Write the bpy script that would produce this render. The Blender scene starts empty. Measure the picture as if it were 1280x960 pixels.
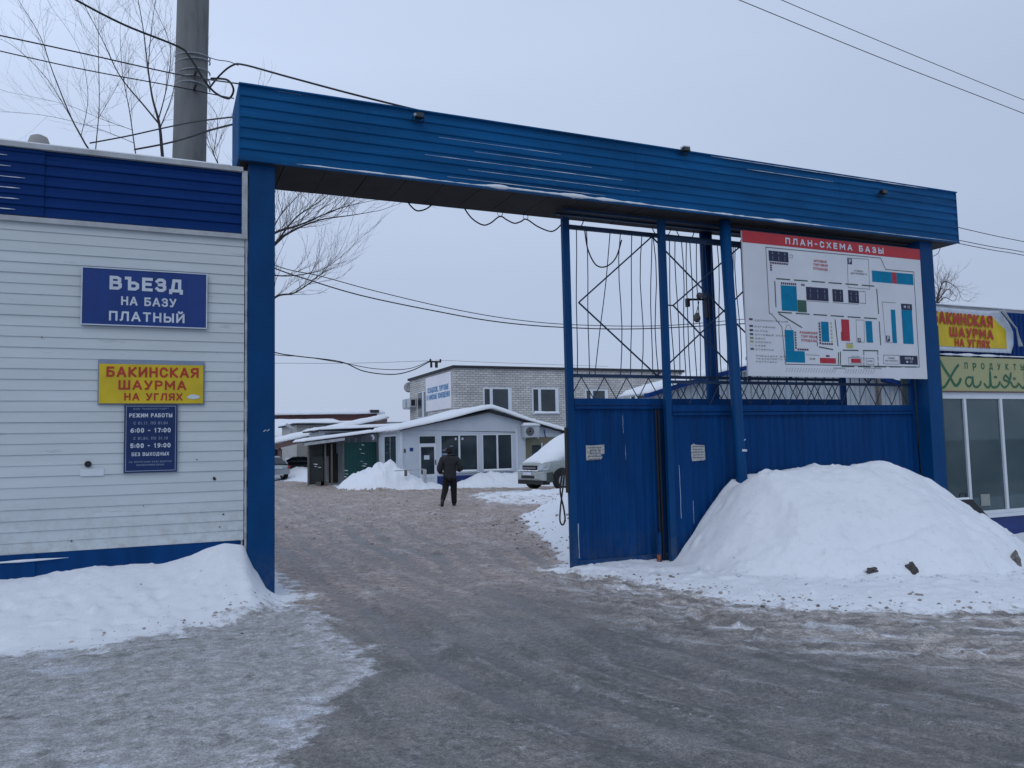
import bpy, bmesh, math, random
import numpy as np
from mathutils import Vector, Matrix, noise
random.seed(7)
D = bpy.data; sc = bpy.context.scene; COL = sc.collection
# ------------------------------------------------------------------ camera
# World frame: x runs along the gate, y away from the street (gate front at y = 0), z up, metres.
CAM = Vector((-1.208, -9.902, 1.70))
_a = math.radians(23.6); _p = math.radians(4.4); _r = math.asin(.022)
def _toworld(v):
    return Vector((v[0]*math.cos(_a)+v[1]*math.sin(_a), -v[0]*math.sin(_a)+v[1]*math.cos(_a), v[2]))
_F = _toworld((0, math.cos(_p), math.sin(_p)))
_U0 = _toworld((0, -math.sin(_p), math.cos(_p))); _R0 = _toworld((1, 0, 0))
_R = _R0*math.cos(_r)-_U0*math.sin(_r); _U = _U0*math.cos(_r)+_R0*math.sin(_r)
cd = D.cameras.new('camera'); cam = D.objects.new('camera', cd); COL.objects.link(cam); sc.camera = cam
cd.sensor_width = 36; cd.lens = 36*1000/1280.; cd.clip_start = .05; cd.clip_end = 3000
cam.matrix_world = Matrix(((_R.x, _U.x, -_F.x, CAM.x), (_R.y, _U.y, -_F.y, CAM.y), (_R.z, _U.z, -_F.z, CAM.z), (0, 0, 0, 1)))
def at(px, py, y):
    """point at depth plane y seen in direction (px, py)"""
    d = _F+_R*((px-640)/1000.)-_U*((py-480)/1000.)
    return CAM+d*((y-CAM.y)/d.y)
# ------------------------------------------------------------------ world, sun, exposure
w = D.worlds.new('World'); sc.world = w; w.use_nodes = True
nt = w.node_tree; N = nt.nodes; Lk = nt.links; bg = N['Background']
sky = N.new('ShaderNodeTexSky'); sky.sky_type = 'NISHITA'; sky.sun_disc = False
sky.sun_elevation = math.radians(25); sky.sun_rotation = math.radians(-60)
tc = N.new('ShaderNodeTexCoord'); sep = N.new('ShaderNodeSeparateXYZ'); Lk.new(tc.outputs['Generated'], sep.inputs[0])
ramp = N.new('ShaderNodeValToRGB'); Lk.new(sep.outputs['Z'], ramp.inputs[0])
e = ramp.color_ramp.elements; e[0].position = 0.0; e[0].color = (4.5, 5.3, 7.0, 1); e[1].position = 1.0; e[1].color = (4.7, 5.55, 7.3, 1)
m_ = e.new(.16); m_.color = (4.55, 5.42, 7.2, 1); m_ = e.new(.44); m_.color = (5.7, 6.75, 8.85, 1)
cn = N.new('ShaderNodeTexNoise'); cn.inputs['Scale'].default_value = 1.6; cn.inputs['Detail'].default_value = 3
mp = N.new('ShaderNodeMapping'); mp.inputs['Scale'].default_value = (1, 1, 4); Lk.new(tc.outputs['Generated'], mp.inputs[0]); Lk.new(mp.outputs[0], cn.inputs[0])
cr = N.new('ShaderNodeMapRange'); cr.inputs[3].default_value = .92; cr.inputs[4].default_value = 1.08; Lk.new(cn.outputs[0], cr.inputs[0])
vm = N.new('ShaderNodeVectorMath'); vm.operation = 'SCALE'; Lk.new(ramp.outputs[0], vm.inputs[0]); Lk.new(cr.outputs[0], vm.inputs['Scale'])
gl_ = N.new('ShaderNodeVectorMath'); gl_.operation = 'DOT_PRODUCT'; Lk.new(tc.outputs['Generated'], gl_.inputs[0]); gl_.inputs[1].default_value = (-_R0.x, -_R0.y, 0)
gz_ = N.new('ShaderNodeMapRange'); gz_.interpolation_type = 'SMOOTHSTEP'; gz_.inputs[1].default_value = .05; gz_.inputs[2].default_value = .45; gz_.inputs[4].default_value = .24; Lk.new(sep.outputs['Z'], gz_.inputs[0])
ga = N.new('ShaderNodeMath'); ga.operation = 'MULTIPLY_ADD'; Lk.new(gl_.outputs['Value'], ga.inputs[0]); Lk.new(gz_.outputs[0], ga.inputs[1]); ga.inputs[2].default_value = 1.0      # brighter cloud towards the hidden sun on the left
v2 = N.new('ShaderNodeVectorMath'); v2.operation = 'SCALE'; Lk.new(vm.outputs[0], v2.inputs[0]); Lk.new(ga.outputs[0], v2.inputs['Scale']); vm = v2
mx = N.new('ShaderNodeMix'); mx.data_type = 'RGBA'; mx.inputs[0].default_value = .93
Lk.new(sky.outputs[0], mx.inputs[6]); Lk.new(vm.outputs[0], mx.inputs[7]); Lk.new(mx.outputs[2], bg.inputs[0])
bg.inputs[1].default_value = .095
sl = D.lights.new('sun', 'SUN'); sl.energy = .5; sl.angle = math.radians(40); sl.color = (1, .96, .9)
so = D.objects.new('sun', sl); COL.objects.link(so)
so.rotation_euler = Vector((.45, .55, -.75)).to_track_quat('-Z', 'Y').to_euler()
sc.view_settings.view_transform = 'Standard'; sc.view_settings.look = 'None'; sc.view_settings.exposure = .10; sc.view_settings.gamma = 1
# ------------------------------------------------------------------ materials
def mat(name, col, rough=.7, var=.12, scale=6., bump=.0, bscale=60., col2=None, stretch=(1, 1, 1), metal=0., spec=.4, dirt=None, dscale=2.5, dth=.58):
    m = D.materials.new(name); m.use_nodes = True; t = m.node_tree; n = t.nodes; l = t.links
    b = n['Principled BSDF']; b.inputs['Roughness'].default_value = rough; b.inputs['Metallic'].default_value = metal
    b.inputs['Specular IOR Level'].default_value = spec
    g = n.new('ShaderNodeNewGeometry'); mpn = n.new('ShaderNodeMapping'); mpn.inputs['Scale'].default_value = stretch; l.new(g.outputs['Position'], mpn.inputs[0])
    no = n.new('ShaderNodeTexNoise'); no.inputs['Scale'].default_value = scale; no.inputs['Detail'].default_value = 6; no.inputs['Roughness'].default_value = .6; l.new(mpn.outputs[0], no.inputs[0])
    mr = n.new('ShaderNodeMapRange'); mr.inputs[1].default_value = .3; mr.inputs[2].default_value = .7; l.new(no.outputs[0], mr.inputs[0])
    mi = n.new('ShaderNodeMix'); mi.data_type = 'RGBA'; l.new(mr.outputs[0], mi.inputs[0])
    c2 = col2 or tuple(c*(1-var*1.6) for c in col); c1 = col if col2 else tuple(min(1, c*(1+var)) for c in col)
    mi.inputs[6].default_value = (*c1, 1); mi.inputs[7].default_value = (*c2, 1); out = mi.outputs[2]
    if dirt:
        d = n.new('ShaderNodeTexNoise'); d.inputs['Scale'].default_value = dscale; d.inputs['Detail'].default_value = 9; d.inputs['Roughness'].default_value = .72; l.new(mpn.outputs[0], d.inputs[0])
        r = n.new('ShaderNodeMapRange'); r.inputs[1].default_value = dth; r.inputs[2].default_value = dth+.1; l.new(d.outputs[0], r.inputs[0])
        m2 = n.new('ShaderNodeMix'); m2.data_type = 'RGBA'; l.new(r.outputs[0], m2.inputs[0]); l.new(out, m2.inputs[6]); m2.inputs[7].default_value = (*dirt, 1); out = m2.outputs[2]
    l.new(out, b.inputs['Base Color'])
    if bump:
        bn = n.new('ShaderNodeTexNoise'); bn.inputs['Scale'].default_value = bscale; bn.inputs['Detail'].default_value = 5; l.new(g.outputs['Position'], bn.inputs[0])
        bp = n.new('ShaderNodeBump'); bp.inputs['Strength'].default_value = bump; bp.inputs['Distance'].default_value = .02; l.new(bn.outputs[0], bp.inputs['Height']); l.new(bp.outputs[0], b.inputs['Normal'])
    return m
BLUE = mat('blue_paint', (.0012, .088, .25), .55, .22, 1.6, .08, 25, stretch=(.35, 1, 2.2), spec=.14, dirt=(.010, .13, .29), dscale=5, dth=.6)
BLUE2 = mat('gate_paint', (.0006, .043, .165), .6, .16, 2.2, .06, 30, stretch=(3, 3, .35), spec=.12, dirt=(.002, .028, .12), dscale=4, dth=.6)
POSTB = mat('post_paint', (.001, .050, .165), .5, .14, 2.5, .08, 30, stretch=(1, 1, .4), spec=.14, dirt=(.12, .2, .32), dscale=14, dth=.70)
BARB = mat('bar_paint', (.004, .026, .075), .6, .2, 5, .05, 60)
NAVY = mat('navy_sheet', (.001, .031, .155), .55, .12, 2, .05, 20, spec=.12, stretch=(.5, 1, 2))
WHITE = mat('white_siding', (.54, .60, .63), .6, .06, 1.2, .04, 20, stretch=(.5, 1, 3), dirt=(.36, .41, .42), dscale=3, dth=.6)
TRIM = mat('grey_trim', (.40, .43, .46), .5, .15, 5, .1, 40)
FOAM = mat('sealing_foam', (.42, .46, .50), .9, .2, 12, .5, 60)
SNOW = mat('snow', (.76, .80, .855), .75, .03, 2.0, .35, 14, spec=.2)
SNOWD = mat('old_snow', (.60, .65, .71), .8, .10, 3.0, .5, 18, spec=.2)
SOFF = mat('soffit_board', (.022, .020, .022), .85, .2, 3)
CONC = mat('concrete', (.150, .160, .165), .9, .12, 3, .3, 50, stretch=(2, 2, .3), dirt=(.10, .11, .11), dscale=3, dth=.55)
WIREG = mat('pale_wire', (.30, .33, .36), .7, .2, 30)
BLACK = mat('black_rubber', (.012, .013, .016), .6, .2, 20)
BARK = mat('bark', (.050, .043, .042), .9, .25, 12, .3, 60)
TWIG = mat('hazed_twig_bark', (.12, .105, .105), .9, .2, 12)  # bark tone lightened to stand in for haze over the twigs
SIGNB = mat('sign_blue', (.002, .036, .20), .5, .10, 4, stretch=(2, 1, .5))
SIGND = mat('sign_dark_blue', (.002, .022, .11), .5, .12, 4)
PRINTW = mat('print_white', (.55, .62, .70), .5, .08, 8)
PRINTP = mat('print_pale', (.22, .28, .40), .5, .08, 8)
YEL = mat('sign_yellow', (.62, .46, .015), .4, .12, 3)
RED = mat('print_red', (.42, .035, .02), .4, .12, 6)
BOARDW = mat('board_white', (.60, .63, .68), .45, .04, 1.5)
HEADR = mat('board_red', (.42, .02, .03), .4, .08, 4)
MAPN = mat('print_navy', (.012, .018, .055), .5, .1, 8)
MAPC = mat('print_cyan', (.004, .185, .34), .6, .1, 5, spec=.1)
MAPG = mat('print_green', (.03, .10, .07), .5, .1, 8)
MAPY = mat('print_yellow', (.40, .40, .10), .5, .1, 8)
MAPK = mat('print_grey', (.10, .12, .14), .5, .1, 8)
MAPR = mat('print_crimson', (.40, .02, .04), .5, .1, 8)
def splash(m, z0, z1, c):
    t = m.node_tree; n = t.nodes; l = t.links; b = n['Principled BSDF']; src = b.inputs['Base Color'].links[0].from_socket
    g = n.new('ShaderNodeNewGeometry'); sp = n.new('ShaderNodeSeparateXYZ'); l.new(g.outputs['Position'], sp.inputs[0])
    q = n.new('ShaderNodeMapRange'); q.inputs[1].default_value = z1; q.inputs[2].default_value = z0; l.new(sp.outputs[2], q.inputs[0])
    no = n.new('ShaderNodeTexNoise'); no.inputs['Scale'].default_value = 9; no.inputs['Detail'].default_value = 9; no.inputs['Roughness'].default_value = .75; l.new(g.outputs['Position'], no.inputs[0])
    k = n.new('ShaderNodeMapRange'); k.inputs[1].default_value = .42; k.inputs[2].default_value = .66; k.inputs[4].default_value = .75; l.new(no.outputs[0], k.inputs[0])
    mu = n.new('ShaderNodeMath'); mu.operation = 'MULTIPLY'; l.new(q.outputs[0], mu.inputs[0]); l.new(k.outputs[0], mu.inputs[1])
    mi = n.new('ShaderNodeMix'); mi.data_type = 'RGBA'; l.new(mu.outputs[0], mi.inputs[0]); l.new(src, mi.inputs[6]); mi.inputs[7].default_value = (*c, 1); l.new(mi.outputs[2], b.inputs['Base Color'])
splash(WHITE, .45, 1.3, (.31, .31, .295)); splash(BLUE2, -.2, .5, (.05, .075, .12)); splash(POSTB, -.1, .6, (.08, .10, .14))
PVC = mat('white_plastic', (.62, .67, .73), .35, .04, 3)
GLASSD = mat('dark_glass', (.030, .045, .055), .08, .25, 1.0, spec=.5)
LBLUE = mat('pale_blue_wall', (.50, .555, .62), .75, .05, 1.5, .06, 25)
PLINTH = mat('blue_plinth', (.008, .03, .16), .5, .15, 4)
KHAKI = mat('khaki_panel', (.16, .16, .11), .7, .15, 3)
ROOFE = mat('roof_felt_edge', (.030, .033, .040), .8, .25, 4)
CREAM = mat('cream_render', (.34, .34, .33), .8, .08, 2)
BROWNM = mat('brown_fascia', (.16, .10, .09), .7, .15, 3)
RUST = mat('rust_red_roof', (.10, .045, .045), .8, .2, 2)
GREEN = mat('green_sheet', (.006, .060, .060), .5, .12, 4)
DARKIN = mat('dark_interior', (.016, .018, .020), .9, .3, 3)
TIMBER = mat('grey_timber', (.13, .12, .11), .8, .2, 8)
HANG = mat('pale_rib_sheet', (.34, .39, .44), .6, .06, 3)
TYRE = mat('tyre_rubber', (.012, .012, .013), .8, .2, 20)
RIM = mat('alloy', (.35, .37, .40), .35, .1, 10, metal=.6)
CHROME = mat('chrome', (.45, .47, .5), .25, .1, 10, metal=.9)
LAMPG = mat('lamp_glass', (.40, .44, .50), .15, .1, 10)
ORANGE = mat('dim_marker', (.20, .06, .02), .4, .1, 10)
SUVP = mat('grey_green_paint', (.29, .33, .33), .35, .08, 4, spec=.5)
SUVL = mat('light_bumper', (.33, .36, .36), .5, .1, 4)
SUVD = mat('dark_cladding', (.055, .065, .065), .6, .1, 6)
SILV = mat('silver_paint', (.30, .33, .36), .3, .06, 3, spec=.6)
DKCAR = mat('dark_paint', (.018, .024, .032), .3, .1, 3)
JACKET = mat('dark_jacket', (.030, .031, .037), .9, .25, 20)
TROUSER = mat('dark_trousers', (.010, .010, .013), .9, .2, 20)
SKIN = mat('skin', (.36, .20, .15), .6, .05, 10)
BOOT = mat('boot_leather', (.035, .028, .028), .6, .2, 10)
HAIR = mat('dark_hat', (.018, .016, .018), .95, .2, 40)
STONE = mat('dark_stone', (.075, .070, .068), .9, .3, 12, .6, 30)
STONEC = mat('snowy_rubble', (.17, .165, .16), .9, .35, 18, .6, 30)
PAPER = mat('weathered_paper', (.42, .43, .43), .9, .25, 25, .3, 40)
INK = mat('faded_ink', (.08, .08, .10), .9, .1, 10)
TEALD = mat('dark_teal_post', (.010, .050, .075), .5, .2, 4)
ACW = mat('ac_casing', (.42, .46, .50), .5, .06, 5)

def brick_mat():
    m = D.materials.new('silicate_brick'); m.use_nodes = True; t = m.node_tree; n = t.nodes; l = t.links; b = n['Principled BSDF']
    b.inputs['Roughness'].default_value = .9
    g = n.new('ShaderNodeNewGeometry'); s = n.new('ShaderNodeSeparateXYZ'); l.new(g.outputs['Position'], s.inputs[0])
    ad = n.new('ShaderNodeMath'); ad.operation = 'ADD'; l.new(s.outputs[0], ad.inputs[0]); l.new(s.outputs[1], ad.inputs[1])
    c = n.new('ShaderNodeCombineXYZ'); l.new(ad.outputs[0], c.inputs[0]); l.new(s.outputs[2], c.inputs[1])
    br = n.new('ShaderNodeTexBrick'); l.new(c.outputs[0], br.inputs[0]); br.inputs['Scale'].default_value = 1
    br.inputs['Brick Width'].default_value = .34; br.inputs['Row Height'].default_value = .135; br.inputs['Mortar Size'].default_value = .013
    br.inputs['Color1'].default_value = (.58, .57, .55, 1); br.inputs['Color2'].default_value = (.44, .43, .42, 1); br.inputs['Mortar'].default_value = (.16, .16, .18, 1)
    no = n.new('ShaderNodeTexNoise'); no.inputs['Scale'].default_value = .8; no.inputs['Detail'].default_value = 5; l.new(g.outputs['Position'], no.inputs[0])
    mr = n.new('ShaderNodeMapRange'); mr.inputs[1].default_value = .3; mr.inputs[2].default_value = .7; mr.inputs[3].default_value = .85; mr.inputs[4].default_value = 1.1; l.new(no.outputs[0], mr.inputs[0])
    v = n.new('ShaderNodeVectorMath'); v.operation = 'SCALE'; l.new(br.outputs[0], v.inputs[0]); l.new(mr.outputs[0], v.inputs['Scale']); l.new(v.outputs[0], b.inputs['Base Color'])
    bp = n.new('ShaderNodeBump'); bp.inputs['Strength'].default_value = .5; bp.inputs['Distance'].default_value = -.02; l.new(br.outputs['Fac'], bp.inputs['Height']); l.new(bp.outputs[0], b.inputs['Normal'])
    return m
BRICK = brick_mat()
def pane_mat():
    m = D.materials.new('shop_glass'); m.use_nodes = True; t = m.node_tree; n = t.nodes; l = t.links
    for q in list(n):
        if q.type != 'OUTPUT_MATERIAL': n.remove(q)
    o = n[0]; tr = n.new('ShaderNodeBsdfTransparent'); tr.inputs[0].default_value = (.55, .63, .62, 1)
    gl = n.new('ShaderNodeBsdfGlossy'); gl.inputs['Roughness'].default_value = .03; gl.inputs[0].default_value = (.8, .85, .9, 1)
    fr = n.new('ShaderNodeFresnel'); fr.inputs[0].default_value = 1.6; mi = n.new('ShaderNodeMixShader')
    df = n.new('ShaderNodeBsdfDiffuse'); g = n.new('ShaderNodeNewGeometry'); no = n.new('ShaderNodeTexNoise'); no.inputs['Scale'].default_value = 1.1; no.inputs['Detail'].default_value = 4; l.new(g.outputs['Position'], no.inputs[0])
    cr_ = n.new('ShaderNodeValToRGB'); cr_.color_ramp.elements[0].position = .35; cr_.color_ramp.elements[0].color = (.07, .13, .15, 1); cr_.color_ramp.elements[1].position = .65; cr_.color_ramp.elements[1].color = (.13, .20, .22, 1); l.new(no.outputs[0], cr_.inputs[0]); l.new(cr_.outputs[0], df.inputs[0])
    m0 = n.new('ShaderNodeMixShader'); m0.inputs[0].default_value = .5; l.new(tr.outputs[0], m0.inputs[1]); l.new(df.outputs[0], m0.inputs[2])
    l.new(fr.outputs[0], mi.inputs[0]); l.new(m0.outputs[0], mi.inputs[1]); l.new(gl.outputs[0], mi.inputs[2]); l.new(mi.outputs[0], o.inputs[0])
    return m
PANE = pane_mat()
# ------------------------------------------------------------------ builders
ORG = {}
class MB:
    def __init__(s): s.v = []; s.f = []
    def add(s, vs, fs):
        k = len(s.v); s.v += [tuple(v) for v in vs]; s.f += [tuple(i+k for i in f) for f in fs]; return s
    def box(s, x0, x1, y0, y1, z0, z1):
        return s.add([(x0, y0, z0), (x1, y0, z0), (x1, y1, z0), (x0, y1, z0), (x0, y0, z1), (x1, y0, z1), (x1, y1, z1), (x0, y1, z1)],
                     [(0, 3, 2, 1), (4, 5, 6, 7), (0, 1, 5, 4), (1, 2, 6, 5), (2, 3, 7, 6), (3, 0, 4, 7)])
    def hexa(s, a, b):            # two quads of 4 points (bottom, top)
        return s.add(list(a)+list(b), [(0, 3, 2, 1), (4, 5, 6, 7), (0, 1, 5, 4), (1, 2, 6, 5), (2, 3, 7, 6), (3, 0, 4, 7)])
    def prism_xz(s, pts, y0, y1):  # outline in x,z counter-clockwise seen from the street
        n = len(pts); vs = [(x, y0, z) for x, z in pts]+[(x, y1, z) for x, z in pts]
        fs = [tuple(range(n)), tuple(range(2*n-1, n-1, -1))]+[(i, i+n, (i+1) % n+n, (i+1) % n) for i in range(n)]
        return s.add(vs, fs)
    def prism_yz(s, pts, x0, x1):
        n = len(pts); vs = [(x0, y, z) for y, z in pts]+[(x1, y, z) for y, z in pts]
        return s.add(vs, [tuple(range(n)), tuple(range(2*n-1, n-1, -1))]+[(i, i+n, (i+1) % n+n, (i+1) % n) for i in range(n)])
    def tube(s, pts, r, n=6, cap=True):
        pts = [Vector(p) for p in pts]; rs = r if isinstance(r, (list, tuple)) else [r]*len(pts)
        up = None; k = len(s.v)
        for i, p in enumerate(pts):
            d = (pts[min(i+1, len(pts)-1)]-pts[max(i-1, 0)]); d = d.normalized() if d.length > 1e-9 else Vector((0, 0, 1))
            if up is None: up = d.orthogonal().normalized()
            up = (up-d*up.dot(d)); up = up.normalized() if up.length > 1e-6 else d.orthogonal().normalized()
            sd = d.cross(up)
            for j in range(n):
                a = 2*math.pi*j/n; s.v.append(tuple(p+(up*math.cos(a)+sd*math.sin(a))*rs[i]))
        for i in range(len(pts)-1):
            for j in range(n):
                a = k+i*n+j; b = k+i*n+(j+1) % n; s.f.append((a, b, b+n, a+n))
        if cap: s.f.append(tuple(k+j for j in range(n-1, -1, -1))); s.f.append(tuple(k+(len(pts)-1)*n+j for j in range(n)))
        return s
    def lathe(s, prof, c, axis='z', n=20):
        k = len(s.v); c = Vector(c)
        for r, h in prof:
            for j in range(n):
                a = 2*math.pi*j/n; x, y = r*math.cos(a), r*math.sin(a)
                p = {'z': (x, y, h), 'y': (x, h, y), 'x': (h, x, y)}[axis]; s.v.append(tuple(c+Vector(p)))
        for i in range(len(prof)-1):
            for j in range(n): a = k+i*n+j; b = k+i*n+(j+1) % n; s.f.append((a, b, b+n, a+n))
        s.f.append(tuple(k+j for j in range(n))); s.f.append(tuple(k+(len(prof)-1)*n+j for j in range(n)))
        return s
    def mesh(s, name, m, org=(0, 0, 0), smooth=False):
        me = D.meshes.new(name); o = Vector(org); me.from_pydata([tuple(Vector(v)-o) for v in s.v], [], s.f); me.materials.append(m)
        bm = bmesh.new(); bm.from_mesh(me); bmesh.ops.recalc_face_normals(bm, faces=bm.faces); bm.to_mesh(me); bm.free()
        if smooth: me.polygons.foreach_set('use_smooth', [True]*len(me.polygons))
        me.update(); return me
    def build(s, name, m, parent=None, smooth=False, bevel=0, sub=0, org=None):
        po = ORG.get(parent, Vector((0, 0, 0))) if parent else Vector(org or (0, 0, 0))
        o = D.objects.new(name, s.mesh(name, m, po, smooth)); COL.objects.link(o); ORG[o] = po
        if parent: o.parent = parent
        else: o.location = po
        if bevel: b = o.modifiers.new('bevel', 'BEVEL'); b.width = bevel; b.segments = 2; b.limit_method = 'ANGLE'
        if sub: b = o.modifiers.new('smooth', 'SUBSURF'); b.levels = b.render_levels = sub
        return o
def tag(o, label=None, cat=None, group=None, kind=None):
    if label: o['label'] = label
    if cat: o['category'] = cat
    if group: o['group'] = group
    if kind: o['kind'] = kind
    return o
def thing(name, loc, label, cat, group=None):
    o = D.objects.new(name, None); o.location = loc; COL.objects.link(o); ORG[o] = Vector(loc); o.empty_display_size = .2
    return tag(o, label, cat, group)
def piece(me, name, parent, loc, rot=(0, 0, 0)):
    o = D.objects.new(name, me); COL.objects.link(o); o.parent = parent; o.location = Vector(loc)-ORG[parent]; o.rotation_euler = rot; ORG[o] = Vector(loc); return o
def copy_tree(o, parent=None):
    c = o.copy(); COL.objects.link(c); c.parent = parent; ORG[c] = ORG[o]
    for ch in list(o.children): copy_tree(ch, c)
    return c
def B(name, m, parent, *a, **k): return MB().box(*a).build(name, m, parent, **k)
# snow lying on a surface: a lumpy slab over a rectangle; zf gives the surface below
def snow_cap(name, parent, x0, x1, y0, y1, zf, th=.15, edge=.15, seed=0, step=.2, amp=.35, mt=None, over=.03, org=None):
    nx = max(3, int((x1-x0)/step)); ny = max(3, int((y1-y0)/step)); nx = min(nx, 220); ny = min(ny, 60)
    vs = []; fs = []
    for j in range(ny+1):
        for i in range(nx+1):
            x = x0+(x1-x0)*i/nx; y = y0+(y1-y0)*j/ny
            d = min(i*(x1-x0)/nx, (nx-i)*(x1-x0)/nx, j*(y1-y0)/ny, (ny-j)*(y1-y0)/ny); k = min(1, d/edge); k = math.sqrt(max(0, 1-(1-k)**2))
            nz = noise.noise((x*1.1+seed, y*1.1, seed*3.1))*.6+noise.noise((x*3.3+seed, y*3.3, seed))*.25
            vs.append((x, y, zf(x, y)+th*(.25+.75*k)*(1+amp*nz)))
    W = nx+1
    for j in range(ny):
        for i in range(nx): a = j*W+i; fs.append((a, a+1, a+W+1, a+W))
    ring = [i for i in range(W)]+[j*W+nx for j in range(1, ny+1)]+[ny*W+i for i in range(nx-1, -1, -1)]+[j*W for j in range(ny-1, 0, -1)]
    k0 = len(vs)
    for q, i in enumerate(ring):
        x, y, z = vs[i]; vs.append((x, y, zf(x, y)-over*(.4+.6*abs(noise.noise((x*5, y*5, seed))*2))))
    for q in range(len(ring)): a = ring[q]; b = ring[(q+1) % len(ring)]; fs.append((b, a, k0+q, k0+(q+1) % len(ring)))
    fs.append(tuple(k0+q for q in range(len(ring)-1, -1, -1)))
    return MB().add(vs, fs).build(name, mt or SNOW, parent, smooth=True, org=org)
def snow_strip(name, parent, p0, p1, w, h, seed, taper=True, n=None, mt=None):
    """irregular line of snow lodged on a ledge"""
    p0 = Vector(p0); p1 = Vector(p1); n = n or max(8, int((p1-p0).length/.07)); pts = []; rs = []
    for i in range(n+1):
        f = i/n; q = p0.lerp(p1, f); k = abs(noise.noise((f*(p1-p0).length*1.7+seed, seed, 0)))*1.5+.45+.35*noise.noise((f*(p1-p0).length*9, seed*2, 1))
        if taper: k *= min(1, f*8+.1, (1-f)*8+.1)
        pts.append(q); rs.append(max(.0015, k*h))
    return MB().tube(pts, rs, 6).build(name, mt or SNOW, parent, smooth=True)
def wire(name, label, pts, r=.008, group=None, cat='wire', m=None, sag=0, n=14):
    pts = [Vector(p) for p in pts]
    if len(pts) == 2: P = [pts[0].lerp(pts[1], i/n)-Vector((0, 0, sag*4*(i/n)*(1-i/n))) for i in range(n+1)]
    else: P = spline(pts, 7)
    return tag(MB().tube(P, r, 5).build(name, m or BLACK, None, smooth=True, org=P[0]), label, cat, group)
def spline(p, k=6):
    out = []; n = len(p)
    for i in range(n-1):
        a, b, c, d = p[max(i-1, 0)], p[i], p[i+1], p[min(i+2, n-1)]
        for j in range(k):
            t = j/k; out.append(.5*((2*b)+(c-a)*t+(2*a-5*b+4*c-d)*t*t+(3*b-a-3*c+d)*t**3))
    return out+[p[-1]]
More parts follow.
